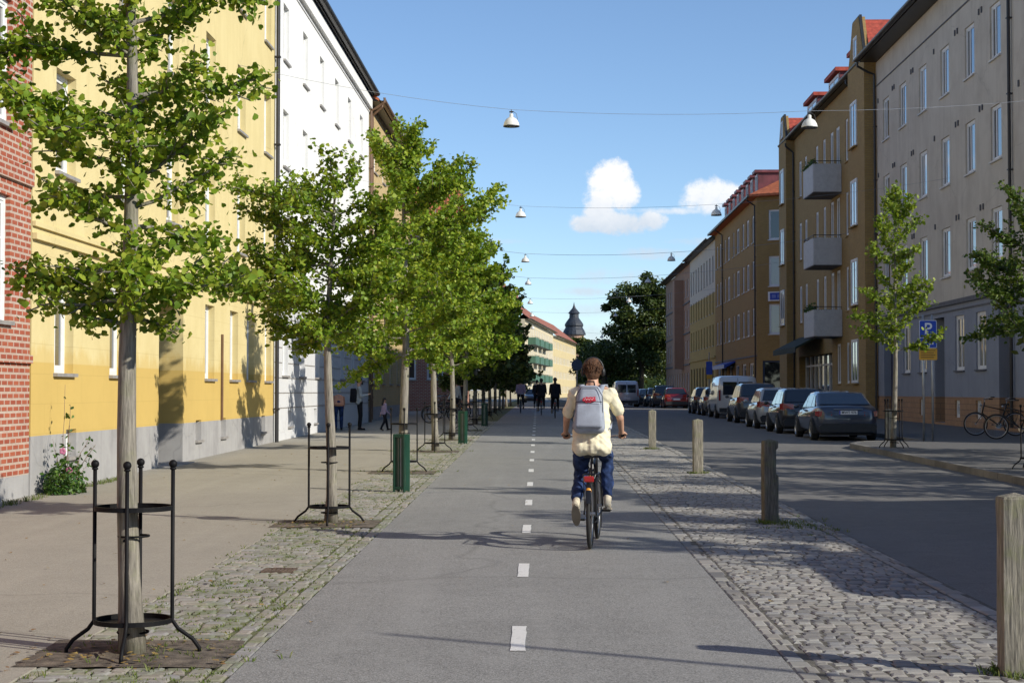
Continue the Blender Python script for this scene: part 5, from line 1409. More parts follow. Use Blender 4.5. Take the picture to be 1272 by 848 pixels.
def van(label, paintm, L_=5.0, W_=1.95, H=2.02):
    t = thing('parked_van', label, 'van'); hw = W_/2
    m = MB(); secs = []
    prof = [(0,H*.97),(.08,H-.03),(.3,H),(3.2,H),(3.7,H-.06),(4.3,1.28),(4.9,1.02),(5.0,.75)]
    for y, z in prof:
        y *= L_/5.0; zz_ = z
        up = max(.2, min(1, (z-1.0)/(H-1.0)))
        secs.append((y, [(0, .25), (hw*.92, .25), (hw*.99, .42), (hw, min(1.0, z*.8)), (hw*.97, min(z-.1, 1.3) if z > 1.3 else z*.9), (hw*(.88 if z > 1.4 else .93), z-.07), (hw*.75, z), (0, z+.02)]))
    loft(m, secs); m.build('body', paintm, t, smooth=True, fix=True)
    g = MB(); g.box(-hw*.72, -.04, -.015, .02, 1.12, H-.28); g.box(.04, hw*.72, -.015, .02, 1.12, H-.28); g.build('rear_window', M['cglass'], t)
    g = MB(); g.box(-.008, .008, -.008, .01, .4, H-.1); g.build('door_gap', M['plast'], t)
    for s in (-1, 1):
        g = MB(); g.box(s*hw*.84, s*hw*.93, -.02, .06, .85, 1.35) if s > 0 else g.box(-hw*.93, -hw*.84, -.02, .06, .85, 1.35); g.build('tail_light', M['tail'], t)
        g = MB(); x0, x1 = sorted((s*hw*.93, s*(hw*.955)))
        P = [(3.05, 1.15), (4.05, 1.15), (3.75, H-.35), (3.05, H-.25)]; g.prism([(p[0]*L_/5, p[1]) for p in P], 'x', x0, x1+.012*s if s > 0 else x1); g.build('side_window', M['cglass'], t, fix=True)
        g = MB(); g.ball((s*(hw+.12), 3.95*L_/5, 1.25), (.09, .06, .14), 10); g.tube([(s*hw*.9, 3.95*L_/5, 1.15), (s*(hw+.1), 3.95*L_/5, 1.2)], .02, 5); g.build('wing_mirror', M['plast'], t, smooth=True)
        for y in (.95, L_-.95):
            g = MB(); n = 20; pts = [(y+.38*math.cos(PI*j/n), .32+.38*math.sin(PI*j/n)) for j in range(n+1)] + [(y-.38, .24), (y+.38, .24)]
            xs = s*hw*.998; g.prism(pts, 'x', xs+s*.01, xs-s*.25); g.build('wheel_arch', M['plast'], t, fix=True)
            wl = bpy.data.objects.new('wheel', None); COL.objects.link(wl); wl.parent = t; wl.location = (s*(hw-.08), y, .33); wl.rotation_euler = (0, R(90)*s, 0)
            g = MB(); g.lathe([(.20, -.1), (.31, -.1), (.33, -.07), (.33, .07), (.31, .105), (.215, .11), (.20, .06)], n=24); g.build('tyre', M['tyre'], wl, smooth=True)
            g = MB(); g.lathe([(0, .07), (.08, .075), (.2, .09), (.215, .105), (.21, .04)], n=24); g.build('rim', M['rim'], wl)
    g = MB(); g.box(-hw*.9, hw*.9, -.06, .05, .3, .5); g.build('rear_bumper', M['plast'], t)
    g = MB(); g.box(-.26, .26, -.03, -.016, .62, .73); g.build('number_plate', M['signW'], t)
    a = (4.3*L_/5+.0, 1.30, 3.7*L_/5, H-.08)
    g = MB(); g.add([(-hw*.8, a[0]+.03, a[1]+.02), (hw*.8, a[0]+.03, a[1]+.02), (hw*.72, a[2]+.03, a[3]), (-hw*.72, a[2]+.03, a[3])], [(0,1,2,3),(3,2,1,0)]); g.build('windscreen', M['cglass'], t)
    return t
CG = 'cars parked along the right kerb'
def px2(x, Y): return (x-668)*Y/F
P_navy = paint('navy_grey_paint', (.045,.055,.085)); P_blk = paint('black_paint', (.018,.018,.02)); P_silv = paint('silver_paint', (.36,.37,.38))
P_gr = paint('dark_grey_paint', (.05,.052,.058)); P_wh = paint('white_van_paint', (.62,.64,.66)); P_red = paint('dark_red_paint', (.22,.012,.015)); P_beige = paint('grey_beige_paint', (.22,.2,.17))
def put(t, x, y, rz=0): t.location = (x, y, gz(y)-.06); t.rotation_euler = (0, 0, rz); return t
sed = put(car('sedan', 'dark blue grey sedan seen from behind, nearest car of the parked row', P_navy, CG), 8.85, 47.3, -.01)
for ch in sed.children:
    if ch.name.startswith('number_plate'): text('MWT 976', .1, M['signK'], ch, (.02, -.0865, .815), FR, .001)
hat = put(car('hatch', 'black hatchback directly in front of the dark blue grey sedan', P_blk, CG), 8.78, 53.9, -.01)
sil = dup(hat, 'small silver hatchback between the black hatchback and the big dark estate car', (8.85, 60.0, gz(60)-.06), -.01); recolor(sil, P_blk, P_silv)
suv = put(car('suv', 'big dark grey estate car parked behind the white van', P_gr, CG), 9.25, 69.0, -.01)
vn = put(van('white van between the dark estate car and a pale car in the parked row', P_wh), 9.5, 78.6, -.01); vn['group'] = 'vans in the street'
c = dup(hat, 'pale beige hatchback in front of the white van', (9.55, 86.5, gz(86)-.06), -.01); recolor(c, P_blk, P_beige)
c = dup(hat, 'last dark hatchback of the parked row before the side street', (9.6, 92.5, gz(92)-.06), -.01)
c = dup(hat, 'dark red hatchback heading the farther row of parked cars', (9.9, 118, gz(118)-.06), -.01); recolor(c, P_blk, P_red); 
specs = [(125, P_gr, 'dark grey estate behind the dark red hatchback in the farther row', suv, P_gr), (131, P_silv, 'silver hatchback, third car of the farther row', hat, P_blk), (137.5, P_blk, 'black sedan, fourth car of the farther row', sed, P_navy), (144, P_red, 'red sedan, fifth car of the farther row', sed, P_navy), (151, P_silv, 'silver sedan, sixth car of the farther row near the white van', sed, P_navy)]
for y, p, lb, src, old in specs:
    c = dup(src, lb, (9.9-.035*(y-118), y, gz(y)-.06), -.01)
    if p != old: recolor(c, old, p)
c = dup(vn, 'white van driving away on the road right of the cyclist', (6.95, 129, gz(129)-.06), .0)
c = put(van('short white van outside the frame at right whose shadow falls on the cobbles', P_wh, 3.7, 1.95, 2.02), 6.35, 11.2); c['group'] = 'vans in the street'
c = dup(sed, 'small dark car far down the street under the cream block', (-.4, 176, gz(176)-.02), R(178))
# ------------------------------------------------------------------ bicycles
def bicycle(label, steer=0.0, crank=0.0, parts_full=True):
    t = thing('bicycle', label, 'bicycle')
    fr = plain('bicycle_paint', (.012,.012,.014), .35) if 'bicycle_paint' not in bpy.data.materials else bpy.data.materials['bicycle_paint']
    ch = M['rim']
    RH, FH, BB, ST, HT, HB = (0,0,.345), (0,1.12,.345), (0,.46,.30), (0,.25,.84), (0,.86,.96), (0,.93,.66)
    m = MB(); m.tube([BB, ST], .017, 8); m.tube([HT, HB], .02, 8); m.tube([HB, BB], .02, 8); m.tube([(0,.88,.88), (0,.28,.74)], .016, 8)
    for s in (-1, 1): m.tube([(s*.03,.46,.30), (s*.06,0,.345)], .010, 6); m.tube([(s*.02,.27,.78), (s*.06,0,.345)], .009, 6)
    m.build('frame', fr, t, smooth=True)
    m = MB(); m.tube([(0,.86,.98), (0,.93,.64)], .014, 6)
    for s in (-1, 1): m.tube([(0,.93,.66), (s*.05,.955,.58), (s*.055,1.12,.345)], .010, 6)
    m.build('fork', fr, t, smooth=True)
    for y in (0, 1.12):
        w_ = bpy.data.objects.new('wheel', None); COL.objects.link(w_); w_.parent = t; w_.location = (0, y, .345); w_.rotation_euler = (0, R(90), 0)
        m = MB(); m.ring((0,0,0), .325, .020, 'z', 40, 8); m.build('tyre', M['tyre'], w_, smooth=True)
        m = MB(); m.ring((0,0,0), .300, .011, 'z', 40, 6); m.build('rim', ch, w_, smooth=True)
        m = MB()
        for k in range(28):
            a = k*2*PI/28; s = (-1)**k; m.tube([(.02*math.cos(a+.9), .02*math.sin(a+.9), s*.028), (.298*math.cos(a), .298*math.sin(a), 0)], .0012, 3, cap=False)
        m.tube([(0,0,-.05), (0,0,.05)], .02, 8); m.build('spokes', ch, w_)
        m = MB(); n = 18; a0, a1 = (R(20), R(190)) if y == 0 else (R(40), R(200))
        vs = []; fs = []
        for k in range(n+1):
            a = a0+(a1-a0)*k/n; c, s = math.cos(a), math.sin(a)
            if y == 0: yy = -c*.365 if False else .365*math.cos(PI-a)
            yy = y + .362*math.cos(PI-a)
            if y: yy = y + .362*math.cos(PI-a-.35); 
            zz_ = .345 + .362*(math.sin(a) if not y else math.sin(a+.35))
            vs += [(-.026, yy, zz_-.008), (0, yy, zz_), (.026, yy, zz_-.008)]
        for k in range(n): fs += [(3*k,3*k+1,3*k+4,3*k+3), (3*k+1,3*k+2,3*k+5,3*k+4)]
        m.add(vs, fs); m.build('mudguard', fr, t, smooth=True)
    # handlebar
    m = MB(); m.tube([(0,.86,.96), (0,.85,1.06)], .014, 8); m.tube([(-.29,.60,1.10), (-.27,.72,1.10), (-.16,.84,1.085), (0,.87,1.07), (.16,.84,1.085), (.27,.72,1.10), (.29,.60,1.10)], .012, 8); hb = m.build('handlebar', ch, t, smooth=True)
    for s in (-1, 1):
        m = MB(); m.tube([(s*.29,.595,1.10), (s*.272,.71,1.10)], .018, 8); m.build('grip', M['plast'], hb, smooth=True)
    m = MB(); m.ball((0,.24,.90), (.02,.02,.02), 8)
    m.add([(-.08,.16,.93),(-.085,.19,.95),(-.06,.28,.94),(-.022,.40,.925),(.022,.40,.925),(.06,.28,.94),(.085,.19,.95),(.08,.16,.93),
           (-.07,.17,.885),(-.07,.2,.89),(-.045,.28,.90),(-.015,.39,.90),(.015,.39,.90),(.045,.28,.90),(.07,.2,.89),(.07,.17,.885)],
          [tuple(range(8)), tuple(range(15,7,-1))]+[(i,(i+1)%8,8+(i+1)%8,8+i) for i in range(8)])
    m.tube([(0,.25,.83), (0,.235,.90)], .013, 8); m.build('saddle', M['plast'], t, fix=True, bevel=.012)
    m = MB()
    for s in (-1, 1): m.tube([(s*.06,.22,.73), (s*.06,-.18,.735), (s*.05,-.20,.70)], .006, 6); m.tube([(s*.06,-.1,.73), (s*.055,0,.345)], .005, 5)
    for q in (.15,.03,-.09): m.tube([(-.06,q,.732), (.06,q,.732)], .004, 5)
    m.build('luggage_rack', fr, t)
    m = MB(); m.box(-.05, .05, -.225, -.195, .665, .725); m.build('rear_reflector', M['reflr'], t, bevel=.012)
    m = MB(); m.ball((0,-.245,.585), (.03,.02,.03), 8); m.tube([(0,-.02,.72), (0,-.235,.59)], .006, 5); m.build('rear_lamp', M['amber'], t, smooth=True)
    m = MB(); m.ball((0,.955,.90), (.035,.04,.035), 8); m.build('front_lamp', M['rim'], t, smooth=True)
    c, s = math.cos(crank), math.sin(crank)
    m = MB(); m.tube([(-.055,.46,.30), (.055,.46,.30)], .02, 8)
    m.lathe([(.0,.05),(.085,.05),(.085,.055),(0,.055)], n=20)
    me = None
    k = m.v; 
    cr = m.build('crankset', ch, t)
    # chainring lies in the y-z plane
    m2 = MB(); n = 24; pts = [(.46+.085*math.cos(2*PI*j/n), .30+.085*math.sin(2*PI*j/n)) for j in range(n)]; m2.prism(pts, 'x', .045, .05)
    m2.tube([(-.055,.46,.30), (.055,.46,.30)], .02, 8)
    for sg in (-1, 1):
        m2.tube([(sg*.06,.46,.30), (sg*.07,.46+sg*.17*c,.30+sg*.17*s)], .009, 6)
    cr.data = m2.mesh('crankset', ch)
    for sg in (-1, 1):
        m2 = MB(); y, z = .46+sg*.17*c, .30+sg*.17*s; x0, x1 = sorted((sg*.075, sg*.165)); m2.box(x0, x1, y-.035, y+.035, z-.012, z+.012); m2.build('pedal', M['plast'], cr, bevel=.004)
    m = MB(); m.box(.040, .052, .02, .44, .255, .262); m.box(.040, .052, .02, .44, .375, .382); m.build('chain', M['plast'], t)
    m = MB(); m.tube([(-.05,.03,.33), (-.16,-.02,.03)], .007, 6); m.build('kickstand', M['plast'], t) if crank == 99 else None
    return t
# ------------------------------------------------------------------ people: one remeshed surface each
def blend(name, balls, mat, parent, voxel, smooth=4, fac=.5, folds=0):
    m = MB()
    for (p, r, n) in balls: m.ball(p, r, n)
    me = m.mesh(name+'_src', mat); o = bpy.data.objects.new(name+'_src', me); COL.objects.link(o)
    r = o.modifiers.new('r', 'REMESH'); r.mode = 'VOXEL'; r.voxel_size = voxel; r.use_smooth_shade = True
    s = o.modifiers.new('s', 'SMOOTH'); s.factor = fac; s.iterations = smooth
    dg = bpy.context.evaluated_depsgraph_get(); dg.update()
    nm = bpy.data.meshes.new_from_object(o.evaluated_get(dg)); nm.name = name
    if folds:
        cs = np.empty(len(nm.vertices)*3); ns = np.empty(len(nm.vertices)*3); nm.vertices.foreach_get('co', cs); nm.vertices.foreach_get('normal', ns)
        cs = cs.reshape(-1, 3); ns = ns.reshape(-1, 3)
        for i in range(len(cs)):
            x, y, z = cs[i]; q = mnoise.noise(Vector((x*7+z*5, y*7, z*9-x*6)))*.9 + (1-abs(mnoise.noise(Vector((x*5+z*4+3, y*6, z*11+x*9)))))**3*.8-.4
            cs[i] += ns[i]*q*folds
        nm.vertices.foreach_set('co', cs.reshape(-1)); nm.update()
    bpy.data.objects.remove(o); nm.materials.clear(); nm.materials.append(mat)
    nm.polygons.foreach_set('use_smooth', [True]*len(nm.polygons))
    return obj(name, nm, parent)
def limb(B, a, b, ra, rb, n=10, sx=1):
    a, b = Vector(a), Vector(b); L_ = (b-a).length; k = max(2, int(L_/(min(ra, rb)*.45)))
    for i in range(k+1):
        t = i/k; B.append((a.lerp(b, t), ra+(rb-ra)*t, n))
SKIN = {}
def cloth(name, c, var=.12): return plain(name, c, .9, var=var, scale=14, bmp=.25, spec=.15)
def figure(t, J, top, trousers, shoes, hair, skin, voxel=.009, sleeves='short', longhair=False, torso_w=1.0, folds=0):
    V = {k: Vector(v) for k, v in J.items()}
    B = []; hd = V['head']; f = (V['face']-V['head']).normalized(); side = f.cross(Vector((0,0,1))).normalized(); upv = side.cross(f)
    B.append((hd+Vector((0,0,.02)), (.076,.088,.100), 14)); B.append((hd+f*.03-upv*.055, (.056,.06,.062), 12)); B.append((hd+f*.095-upv*.02, (.016,.018,.022), 8))
    B.append((hd+f*.075-upv*.075, (.03,.025,.022), 8))
    for s in (-1, 1): B.append((hd+side*s*.078-upv*.01, (.014,.018,.028), 8))
    limb(B, hd-upv*.06-f*.01, V['neck'], .055, .062)
    for s in 'LR':
        limb(B, V['sh'+s], V['el'+s], .045, .040); limb(B, V['el'+s], V['wr'+s], .039, .026)
        d = (V['wr'+s]-V['el'+s]).normalized(); hdv = V.get('hd'+s, d).normalized() if 'hd'+s in V else d
        w_ = V['wr'+s]; dn = V['palm'+s] if 'palm'+s in V else Vector((0,0,-1)); dn = (dn - hdv*dn.dot(hdv)).normalized(); lat = hdv.cross(dn)
        for q in (.01,.03,.05,.07):
            for l in (-.022, 0, .022): B.append((w_+hdv*q+lat*l, .0165, 6))
        for i, l in enumerate((-.033,-.011,.011,.033)):
            ln = (.062,.078,.080,.068)[i]; a = w_+hdv*.085+lat*l; b = a+hdv*ln*.45+dn*.012; c = b+hdv*ln*.12+dn*ln*.42; e = c-hdv*ln*.25+dn*ln*.1
            limb(B, a, b, .0095, .0092, 6); limb(B, b, c, .009, .0085, 6); limb(B, c, e, .0085, .008, 6)
        a = w_+hdv*.03+lat*(-.03 if s == 'R' else .03); tm = lat*(-1 if s == 'R' else 1)
        limb(B, a, a+tm*.018+hdv*.03+dn*.01, .013, .011, 6); limb(B, a+tm*.018+hdv*.03+dn*.01, a+tm*.006+hdv*.055+dn*.028, .011, .009, 6)
    limb(B, V['neck'], V['chest'], .065, .09); limb(B, V['chest'], V['pelvis'], .10, .10)
    for s in 'LR':
        limb(B, V['neck'], V['sh'+s], .05, .048); limb(B, V['pelvis'], V['hip'+s], .09, .075)
        limb(B, V['hip'+s], V['kn'+s], .072, .048); limb(B, V['kn'+s], V['an'+s], .047, .034); limb(B, V['an'+s], V['to'+s], .034, .026)
    body = blend('body', B, skin, t, voxel, 3)
    # hair
    B = [(hd+Vector((0,0,.035))-f*.012, (.086,.096,.100), 14), (hd-f*.045-upv*.02, (.078,.06,.085), 12)]
    r_ = random.Random(int(hd.z*1000))
    for _ in range(34):
        a, e = r_.uniform(0, 2*PI), r_.uniform(-.2, 1.3); d = side*math.cos(a)*math.cos(e) + f*math.sin(a)*math.cos(e) + upv*math.sin(e)
        if d.dot(f) > .55 and e < .6: continue
        B.append((hd+Vector((0,0,.03))-f*.012+d*.088, r_.uniform(.014,.024), 6))
    if longhair:
        limb(B, hd-f*.05, V['neck']-f*.07-upv*.12, .07, .05)
    blend('hair', B, hair, t, max(voxel, .008), 1)
    # face details
    m = MB()
    for s in (-1, 1): m.ball(hd+f*.083+side*s*.03+upv*.002, .011, 8)
    m.build('eyes', M['signK'], t)
    # top
    B = []; tw = torso_w
    ch_, pv = V['chest'], V['pelvis']; ax = (V['shR']-V['shL']).normalized()
    for i in range(9):
        q = i/8; c = ch_.lerp(pv+Vector((0,-.03,-.02)), q)
        wd = (.095+.02*q)*tw
        for l in (-.8, -.4, 0, .4, .8): B.append((c+ax*l*wd*1.05, (.088+.01*q, .108+.022*q-.02*abs(l), .085), 12))
    limb(B, V['neck']-Vector((0,0,.035)), ch_, .07, .11)
    for s in 'LR':
        limb(B, V['neck']-Vector((0,0,.045)), V['sh'+s], .062, .060); limb(B, V['sh'+s], ch_, .064, .09)
        if sleeves == 'short':
            mid = V['sh'+s].lerp(V['el'+s], .72); limb(B, V['sh'+s], mid, .060, .064)
        else: limb(B, V['sh'+s], V['el'+s], .066, .056); limb(B, V['el'+s], V['el'+s].lerp(V['wr'+s], .93), .054, .042)
    tp = blend('shirt' if sleeves == 'short' else 'jacket', B, top, t, voxel*1.15, 3, folds=folds)
    # trousers
    B = []
    limb(B, pv, V['hipL'], .115, .105); limb(B, pv, V['hipR'], .115, .105); B.append((pv-Vector((0,.02,.0)), (.15,.12,.09), 10))
    for s in 'LR': limb(B, V['hip'+s], V['kn'+s], .100, .075); limb(B, V['kn'+s], V['kn'+s].lerp(V['an'+s], .9), .074, .062)
    blend('trousers', B, trousers, t, voxel*1.15, 3, folds=folds)
    for s in 'LR':
        a, b = V['an'+s], V['to'+s]; d = (b-a).normalized(); heel = V['he'+s] if 'he'+s in V else a+Vector((0,0,-.05))-d*.03
        B = []; limb(B, heel+Vector((0,0,.0)), b, .040, .036); limb(B, a+Vector((0,0,-.01)), heel, .044, .040); limb(B, a, heel.lerp(b, .6), .042, .034)
        sh = blend('shoe', B, shoes, t, max(.009, voxel), 2)
        sn = (b-heel).normalized(); nn = Vector((0, sn.z, -sn.y)).normalized(); 
        if nn.z > 0: nn = -nn
        B = []; limb(B, heel-sn*.012+nn*.028, b+sn*.02+nn*.026, .036, .034)
        m = MB(); L_ = 7; pts = []
        lat = sn.cross(nn).normalized(); ringp = []
        for k in range(16):
            aa = 2*PI*k/16; c0 = heel.lerp(b, .5)+nn*.034; ringp.append(c0+sn*((b-heel).length/2+.045)*math.cos(aa)+lat*.045*math.sin(aa))
        m.add(ringp+[p+nn*.022 for p in ringp], [tuple(range(16)), tuple(range(31, 15, -1))]+[(k,(k+1)%16,16+(k+1)%16,16+k) for k in range(16)])
        m.build('sole', M['sole'], sh, fix=True)
    return body, tp
M['sole'] = plain('shoe_sole', (.30,.26,.20), .8)
M['skin'] = plain('skin', (.52,.30,.20), .55, var=.06); M['skin2'] = plain('skin_darker', (.33,.19,.12), .55, var=.06)
M['hair'] = plain('brown_hair', (.13,.055,.02), .6, var=.4, scale=60, bmp=.8); M['hairD'] = plain('dark_hair', (.02,.014,.01), .6, var=.3, scale=60)
M['cream_t'] = cloth('cream_cotton', (.80,.73,.53), .06); M['denim'] = cloth('blue_denim', (.028,.05,.13), .35); M['shoeW'] = cloth('off_white_canvas', (.62,.55,.42))
M['bagG'] = cloth('grey_canvas', (.33,.36,.42), .08); M['darkc'] = cloth('dark_cloth', (.018,.018,.022)); M['orangec'] = cloth('salmon_cloth', (.70,.33,.20)); M['greyc'] = cloth('light_grey_cloth', (.38,.41,.42)); M['purc'] = cloth('lilac_cloth', (.38,.3,.42))
RJ = dict(head=(0,.44,1.755), face=(.0,.60,1.75), neck=(0,.40,1.60), chest=(0,.33,1.38), pelvis=(0,.23,1.01), shL=(-.19,.37,1.525), shR=(.19,.37,1.525),
          elL=(-.265,.40,1.27), elR=(.275,.41,1.28), wrL=(-.285,.53,1.125), wrR=(.285,.53,1.13), hdL=(.0,1,-.1), hdR=(-.0,1,-.1), palmL=(0,0,-1), palmR=(0,0,-1),
          hipL=(-.095,.24,.985), hipR=(.095,.24,.985), knL=(-.13,.56,.69), knR=(.13,.64,.88), anL=(-.145,.13,.46), anR=(.14,.52,.48),
          toL=(-.15,.23,.275), toR=(.135,.70,.385), heL=(-.15,.085,.43), heR=(.14,.49,.41))
# the cyclist in front of the camera
bx, by, bz = .517, 16.32, gz(16.4)
bk = bicycle('black city bicycle ridden by the person in the cream shirt', crank=R(12)); bk.location = (bx, by, bz); bk.rotation_euler = (0, 0, R(-5.7))
rd = thing('person', 'person in cream t-shirt, jeans and grey backpack cycling away on the cycle path', 'person', (bx, by, bz), R(-5.7))
figure(rd, RJ, M['cream_t'], M['denim'], M['shoeW'], M['hair'], M['skin'], .0085, torso_w=1.08, folds=.015)
hr = [c for c in rd.children if c.name.startswith('hair')][0]; m = MB(); r_ = random.Random(8); hd = Vector(RJ['head'])+Vector((0,-.012,.03))
for _ in range(420):
    a = r_.uniform(0, 2*PI); e = r_.uniform(-.35, 1.5); d = Vector((math.cos(a)*math.cos(e), math.sin(a)*math.cos(e), math.sin(e)))
    if d.y > .45 and e < .7: continue
    p = hd+Vector((d.x*.084, d.y*.095, d.z*.098)); fl = Vector((d.x*.35+r_.gauss(0,.15), d.y*.25-.1+r_.gauss(0,.15), -1+r_.gauss(0,.15)))
    L_ = r_.uniform(.025, .05); m.tube([p, p+d*.006+fl*L_*.5, p+d*.002+fl*L_], [.0055, .004, .001], 4, cap=False)
m.build('hair_strands', M['hair'], hr)
hp = thing('headphones', 'black headphones over the brown hair of the cyclist in cream', 'headphones', (bx, by, bz), R(-5.7))
m = MB(); pts = [(.104*math.cos(a), .435, 1.765+.126*math.sin(a)) for a in np.linspace(0, PI, 15)]; m.tube(pts, .010, 8); m.build('headband', M['plast'], hp, smooth=True)
for s in (-1, 1):
    m = MB(); m.ball((s*.104, .435, 1.745), (.022,.038,.046), 12); m.build('earcup', M['plast'], hp, smooth=True)
# backpack
bp = thing('backpack', 'grey canvas backpack with a red patch on the back of the cyclist in cream', 'backpack', (bx, by, bz), R(-5.7))
def rbox(name, c, h, mat, parent, rot=0, bev=.04, seg=4, taper=.85):
    m = MB(); x, y, z = h
    m.add([(-x,-y,-z),(x,-y,-z),(x,y,-z),(-x,y,-z),(-x*taper,-y*.8,z),(x*taper,-y*.8,z),(x*taper,y,z),(-x*taper,y,z)], [(0,3,2,1),(4,5,6,7),(0,1,5,4),(1,2,6,5),(2,3,7,6),(3,0,4,7)])
    o = m.build(name, mat, parent, smooth=True, bevel=bev, seg=seg); o.location = c; o.rotation_euler = (rot, 0, 0); return o
mb = rbox('main_bag', (-.015, .115, 1.37), (.165, .085, .245), M['bagG'], bp, R(-14), .075, 6, .74)
rbox('front_pocket', (0, -.085, -.085), (.138, .035, .125), M['bagG'], mb, 0, .03, 4, .93)
m = MB(); m.tube([(-.13,-.126,.045), (0,-.13,.052), (.13,-.126,.045)], .004, 5); m.tube([(-.135,-.03,-.1), (-.13,-.075,.12), (-.08,-.078,.205), (.08,-.078,.205), (.13,-.075,.12), (.135,-.03,-.1)], .004, 5); m.build('zips', M['darkc'], mb)
m = MB(); m.tube([(-.05,.03,.235), (-.04,.0,.285), (.04,.0,.285), (.05,.03,.235)], .009, 6); m.build('carry_handle', M['darkc'], mb, smooth=True)
m = MB()
pp = [(-.078,.040),(-.07,.066),(-.045,.070),(-.03,.080),(-.005,.072),(.02,.078),(.045,.074),(.078,.082),(.075,.055),(.085,.040),(.07,.022),(.04,.018),(.015,.008),(-.01,.014),(-.03,.006),(-.05,.016),(-.07,.022)]
m.prism([(x+.0, z+.035) for x, z in pp], 'y', -.0935, -.070); pat = m.build('red_patch', M['signR'], mb, fix=True); pat.scale = (.82, 1, .82); pat.location = (0, -.004, .012)
m = MB(); m.tube([(-.055,-.0945,.075), (-.04,-.0945,.095), (-.028,-.0945,.072), (-.012,-.0945,.092), (.002,-.0945,.070), (.02,-.0945,.095), (.035,-.0945,.074), (.06,-.0945,.100)], .0028, 4); m.build('script_lettering', M['signW'], pat)
for s in (-1, 1):
    m = MB(); pts = [(s*.085,.20,1.54), (s*.10,.29,1.605), (s*.12,.40,1.61), (s*.13,.49,1.54), (s*.14,.50,1.40), (s*.17,.40,1.26), (s*.17,.22,1.17)]
    vs = []; fs = []
    for p in pts: vs += [(p[0]-.03, p[1], p[2]), (p[0]+.03, p[1], p[2]), (p[0]+.03, p[1]+.008, p[2]+.010), (p[0]-.03, p[1]+.008, p[2]+.010)]
    for k in range(len(pts)-1):
        for j in range(4): fs.append((4*k+j, 4*k+(j+1)%4, 4*k+4+(j+1)%4, 4*k+4+j))
    m.add(vs, fs); m.build('strap', M['bagG'], bp, fix=True, smooth=True)
    m = MB(); m.tube([(s*.17,.23,1.16), (s*.185,.26,1.02), (s*.19,.27,.93)], .008, 5); m.build('loose_strap_end', M['bagG'], bp)

# ---- the other cyclists and walkers, farther away
def offset(J, **kw):
    d = dict(J); d.update(kw); return d
blk = M['darkc']; 
FARJ = offset(RJ, elL=(-.235,.42,1.27), elR=(.235,.42,1.27), wrL=(-.25,.58,1.13), wrR=(.25,.58,1.13))
def rider(label, blabel, x, y, rz, top=blk, hair=None, lh=False, sc=1.0):
    b_ = dup(bk, blabel, (x, y, gz(y)), rz); 
    t = thing('person', label, 'person', (x, y, gz(y)), rz, 'cyclists far down the path')
    figure(t, FARJ, top, blk, blk, hair or M['hairD'], M['skin'], .02, 'long', lh, torso_w=1.35); t.scale = (sc,)*3; return t
rider('cyclist in dark clothes far ahead, left one of the pair', 'dark bicycle under the left rider of the distant pair', .18, 84, 0)
rider('cyclist with long dark hair far ahead, right one of the pair', 'dark bicycle under the long haired rider of the distant pair', .80, 76, 0, lh=True)
rider('small dark cyclist just left of the distant pair', 'dark bicycle of the small rider left of the distant pair', -.05, 98, 0)
rider('cyclist coming from the street bend in a pale top, left edge of the path', 'bicycle of the rider in a pale top at the left edge of the path', -.95, 92, PI, top=M['purc'])
STAND = dict(head=(0,.0,1.66), face=(0,.16,1.60), neck=(0,-.02,1.50), chest=(0,-.01,1.30), pelvis=(0,0,.95), shL=(-.18,-.01,1.43), shR=(.18,-.01,1.43), elL=(-.23,-.02,1.13), elR=(.23,-.02,1.13),
             wrL=(-.22,.1,.9), wrR=(.22,.1,.9), hipL=(-.09,0,.92), hipR=(.09,0,.92), knL=(-.1,.03,.50), knR=(.1,.03,.50), anL=(-.1,0,.10), anR=(.1,0,.10), toL=(-.12,.15,.045), toR=(.12,.15,.045), heL=(-.1,-.03,.05), heR=(.1,-.03,.05))
PHONE = offset(STAND, elL=(-.22,.03,1.15), elR=(.22,.03,1.15), wrL=(-.10,.27,1.20), wrR=(.10,.27,1.20), hdL=(.5,.6,.4), hdR=(-.5,.6,.4), face=(0,.14,1.56))
WALK = offset(STAND, knL=(-.1,.16,.52), anL=(-.1,.24,.13), toL=(-.1,.38,.09), heL=(-.1,.21,.06), knR=(.1,-.04,.50), anR=(.1,-.24,.16), toR=(.1,-.12,.05), heR=(.1,-.28,.12), wrL=(-.24,-.12,.88), wrR=(.24,.2,.92))
BEND = offset(STAND, pelvis=(0,-.05,.93), chest=(0,.20,1.14), neck=(0,.40,1.16), head=(0,.53,1.08), face=(0,.60,.95), shL=(-.18,.34,1.12), shR=(.18,.34,1.12), elL=(-.2,.38,.85), elR=(.2,.38,.85), wrL=(-.15,.42,.6), wrR=(.15,.42,.6), hipL=(-.09,-.05,.9), hipR=(.09,-.05,.9))
def walker(label, J, x, y, rz, top, tr, hair=None, sc=1.0, lh=False, shoes=None, sl='long', vox=.018):
    t = thing('person', label, 'person', (x, y, gz(y)), rz, 'people on the left pavement')
    figure(t, J, top, tr, shoes or blk, hair or M['hairD'], M['skin'], vox, sl, lh); t.scale = (sc,)*3; return t
pm = walker('bearded man in light grey jacket standing by the white wall looking at a phone', PHONE, -6.05, 56.0, R(-80), M['greyc'], blk, sc=1.0, vox=.014)
m = MB(); m.ball((0,.085,1.585), (.05,.035,.05), 8); m.build('beard', M['hairD'], pm)
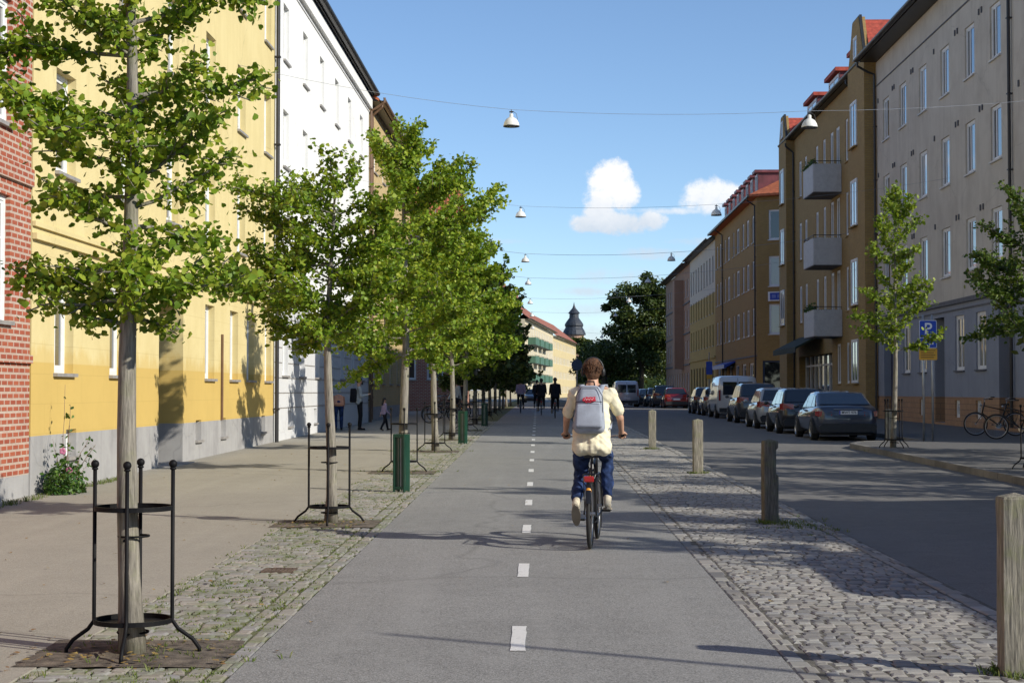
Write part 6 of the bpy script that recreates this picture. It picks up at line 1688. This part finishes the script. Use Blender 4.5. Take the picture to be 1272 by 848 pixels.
ph = thing('phone', 'black phone held by the standing man in light grey', 'phone', (-6.05, 56.0, gz(56)), R(-80)); m = MB(); m.box(-.036,.036,.365,.375,1.20,1.34); m.build('case', M['plast'], ph)
m = MB(); m.box(-.033,.033,.3635,.3649,1.205,1.335); m.build('screen', M['cglass'], ph)
bg_ = thing('backpack', 'black rucksack on the back of the standing man in light grey', 'backpack', (-6.05, 56.0, gz(56)), R(-80)); rbox('bag', (0,-.22,1.18), (.17,.11,.24), blk, bg_, 0, .05)
walker('person in salmon top and jeans bending forward beside the white wall', BEND, -6.72, 55.6, R(10), M['orangec'], M['denim'], sl='short', sc=.98)
walker('child in a lilac top walking by the ochre wall, behind the third tree guard', WALK, -5.15, 55.4, R(-60), M['purc'], blk, sc=.62, lh=True)
walker('person in dark clothes walking away in the shade under the far left trees', WALK, -4.0, 88, R(5), blk, blk)
walker('person with pale shirt walking in the shade beyond the fifth ginkgo', WALK, -3.6, 72, R(150), M['greyc'], blk)
# parked bicycles
BGp = 'bicycles parked on the pavements'
def pbike(label, x, y, rz, lean=.12, dz=0):
    c = dup(bk, label, (x, y, gz(y)+dz), rz); c.rotation_euler = (0, lean, rz); c['group'] = BGp; return c
pbike('black bicycle leaning at the dark doorway of the grey block, right picture edge', 13.55, 45.0, R(60), .1, .06)
pbike('second bicycle beside the doorway at the right picture edge', 13.9, 48.3, R(80), .1, .06)
for i, (x, y) in enumerate(((-3.3, 66), (-3.4, 68.2), (-3.3, 70.5), (-3.4, 76), (-3.2, 79))):
    pbike(('first', 'second', 'third', 'fourth', 'fifth')[i] + ' parked bicycle counted from the camera in the shade of the left tree row', x, y, R(70+i*9), .08)
# tall pole outside the frame whose thin shadow crosses the path
t = thing('lamp_pole', 'tall grey steel pole on the right pavement outside the frame', 'pole', (8.75, 5.45, gz(5)+.06))
m = MB(); m.tube([(0,0,0), (0,0,2), (0,0,5.9)], [.055, .045, .03], 10); m.build('shaft', M['metal'], t, smooth=True)
m = MB(); m.lathe([(.10,0),(.10,.05),(.06,.3),(.055,.3)], n=12); m.build('base', M['metal'], t)
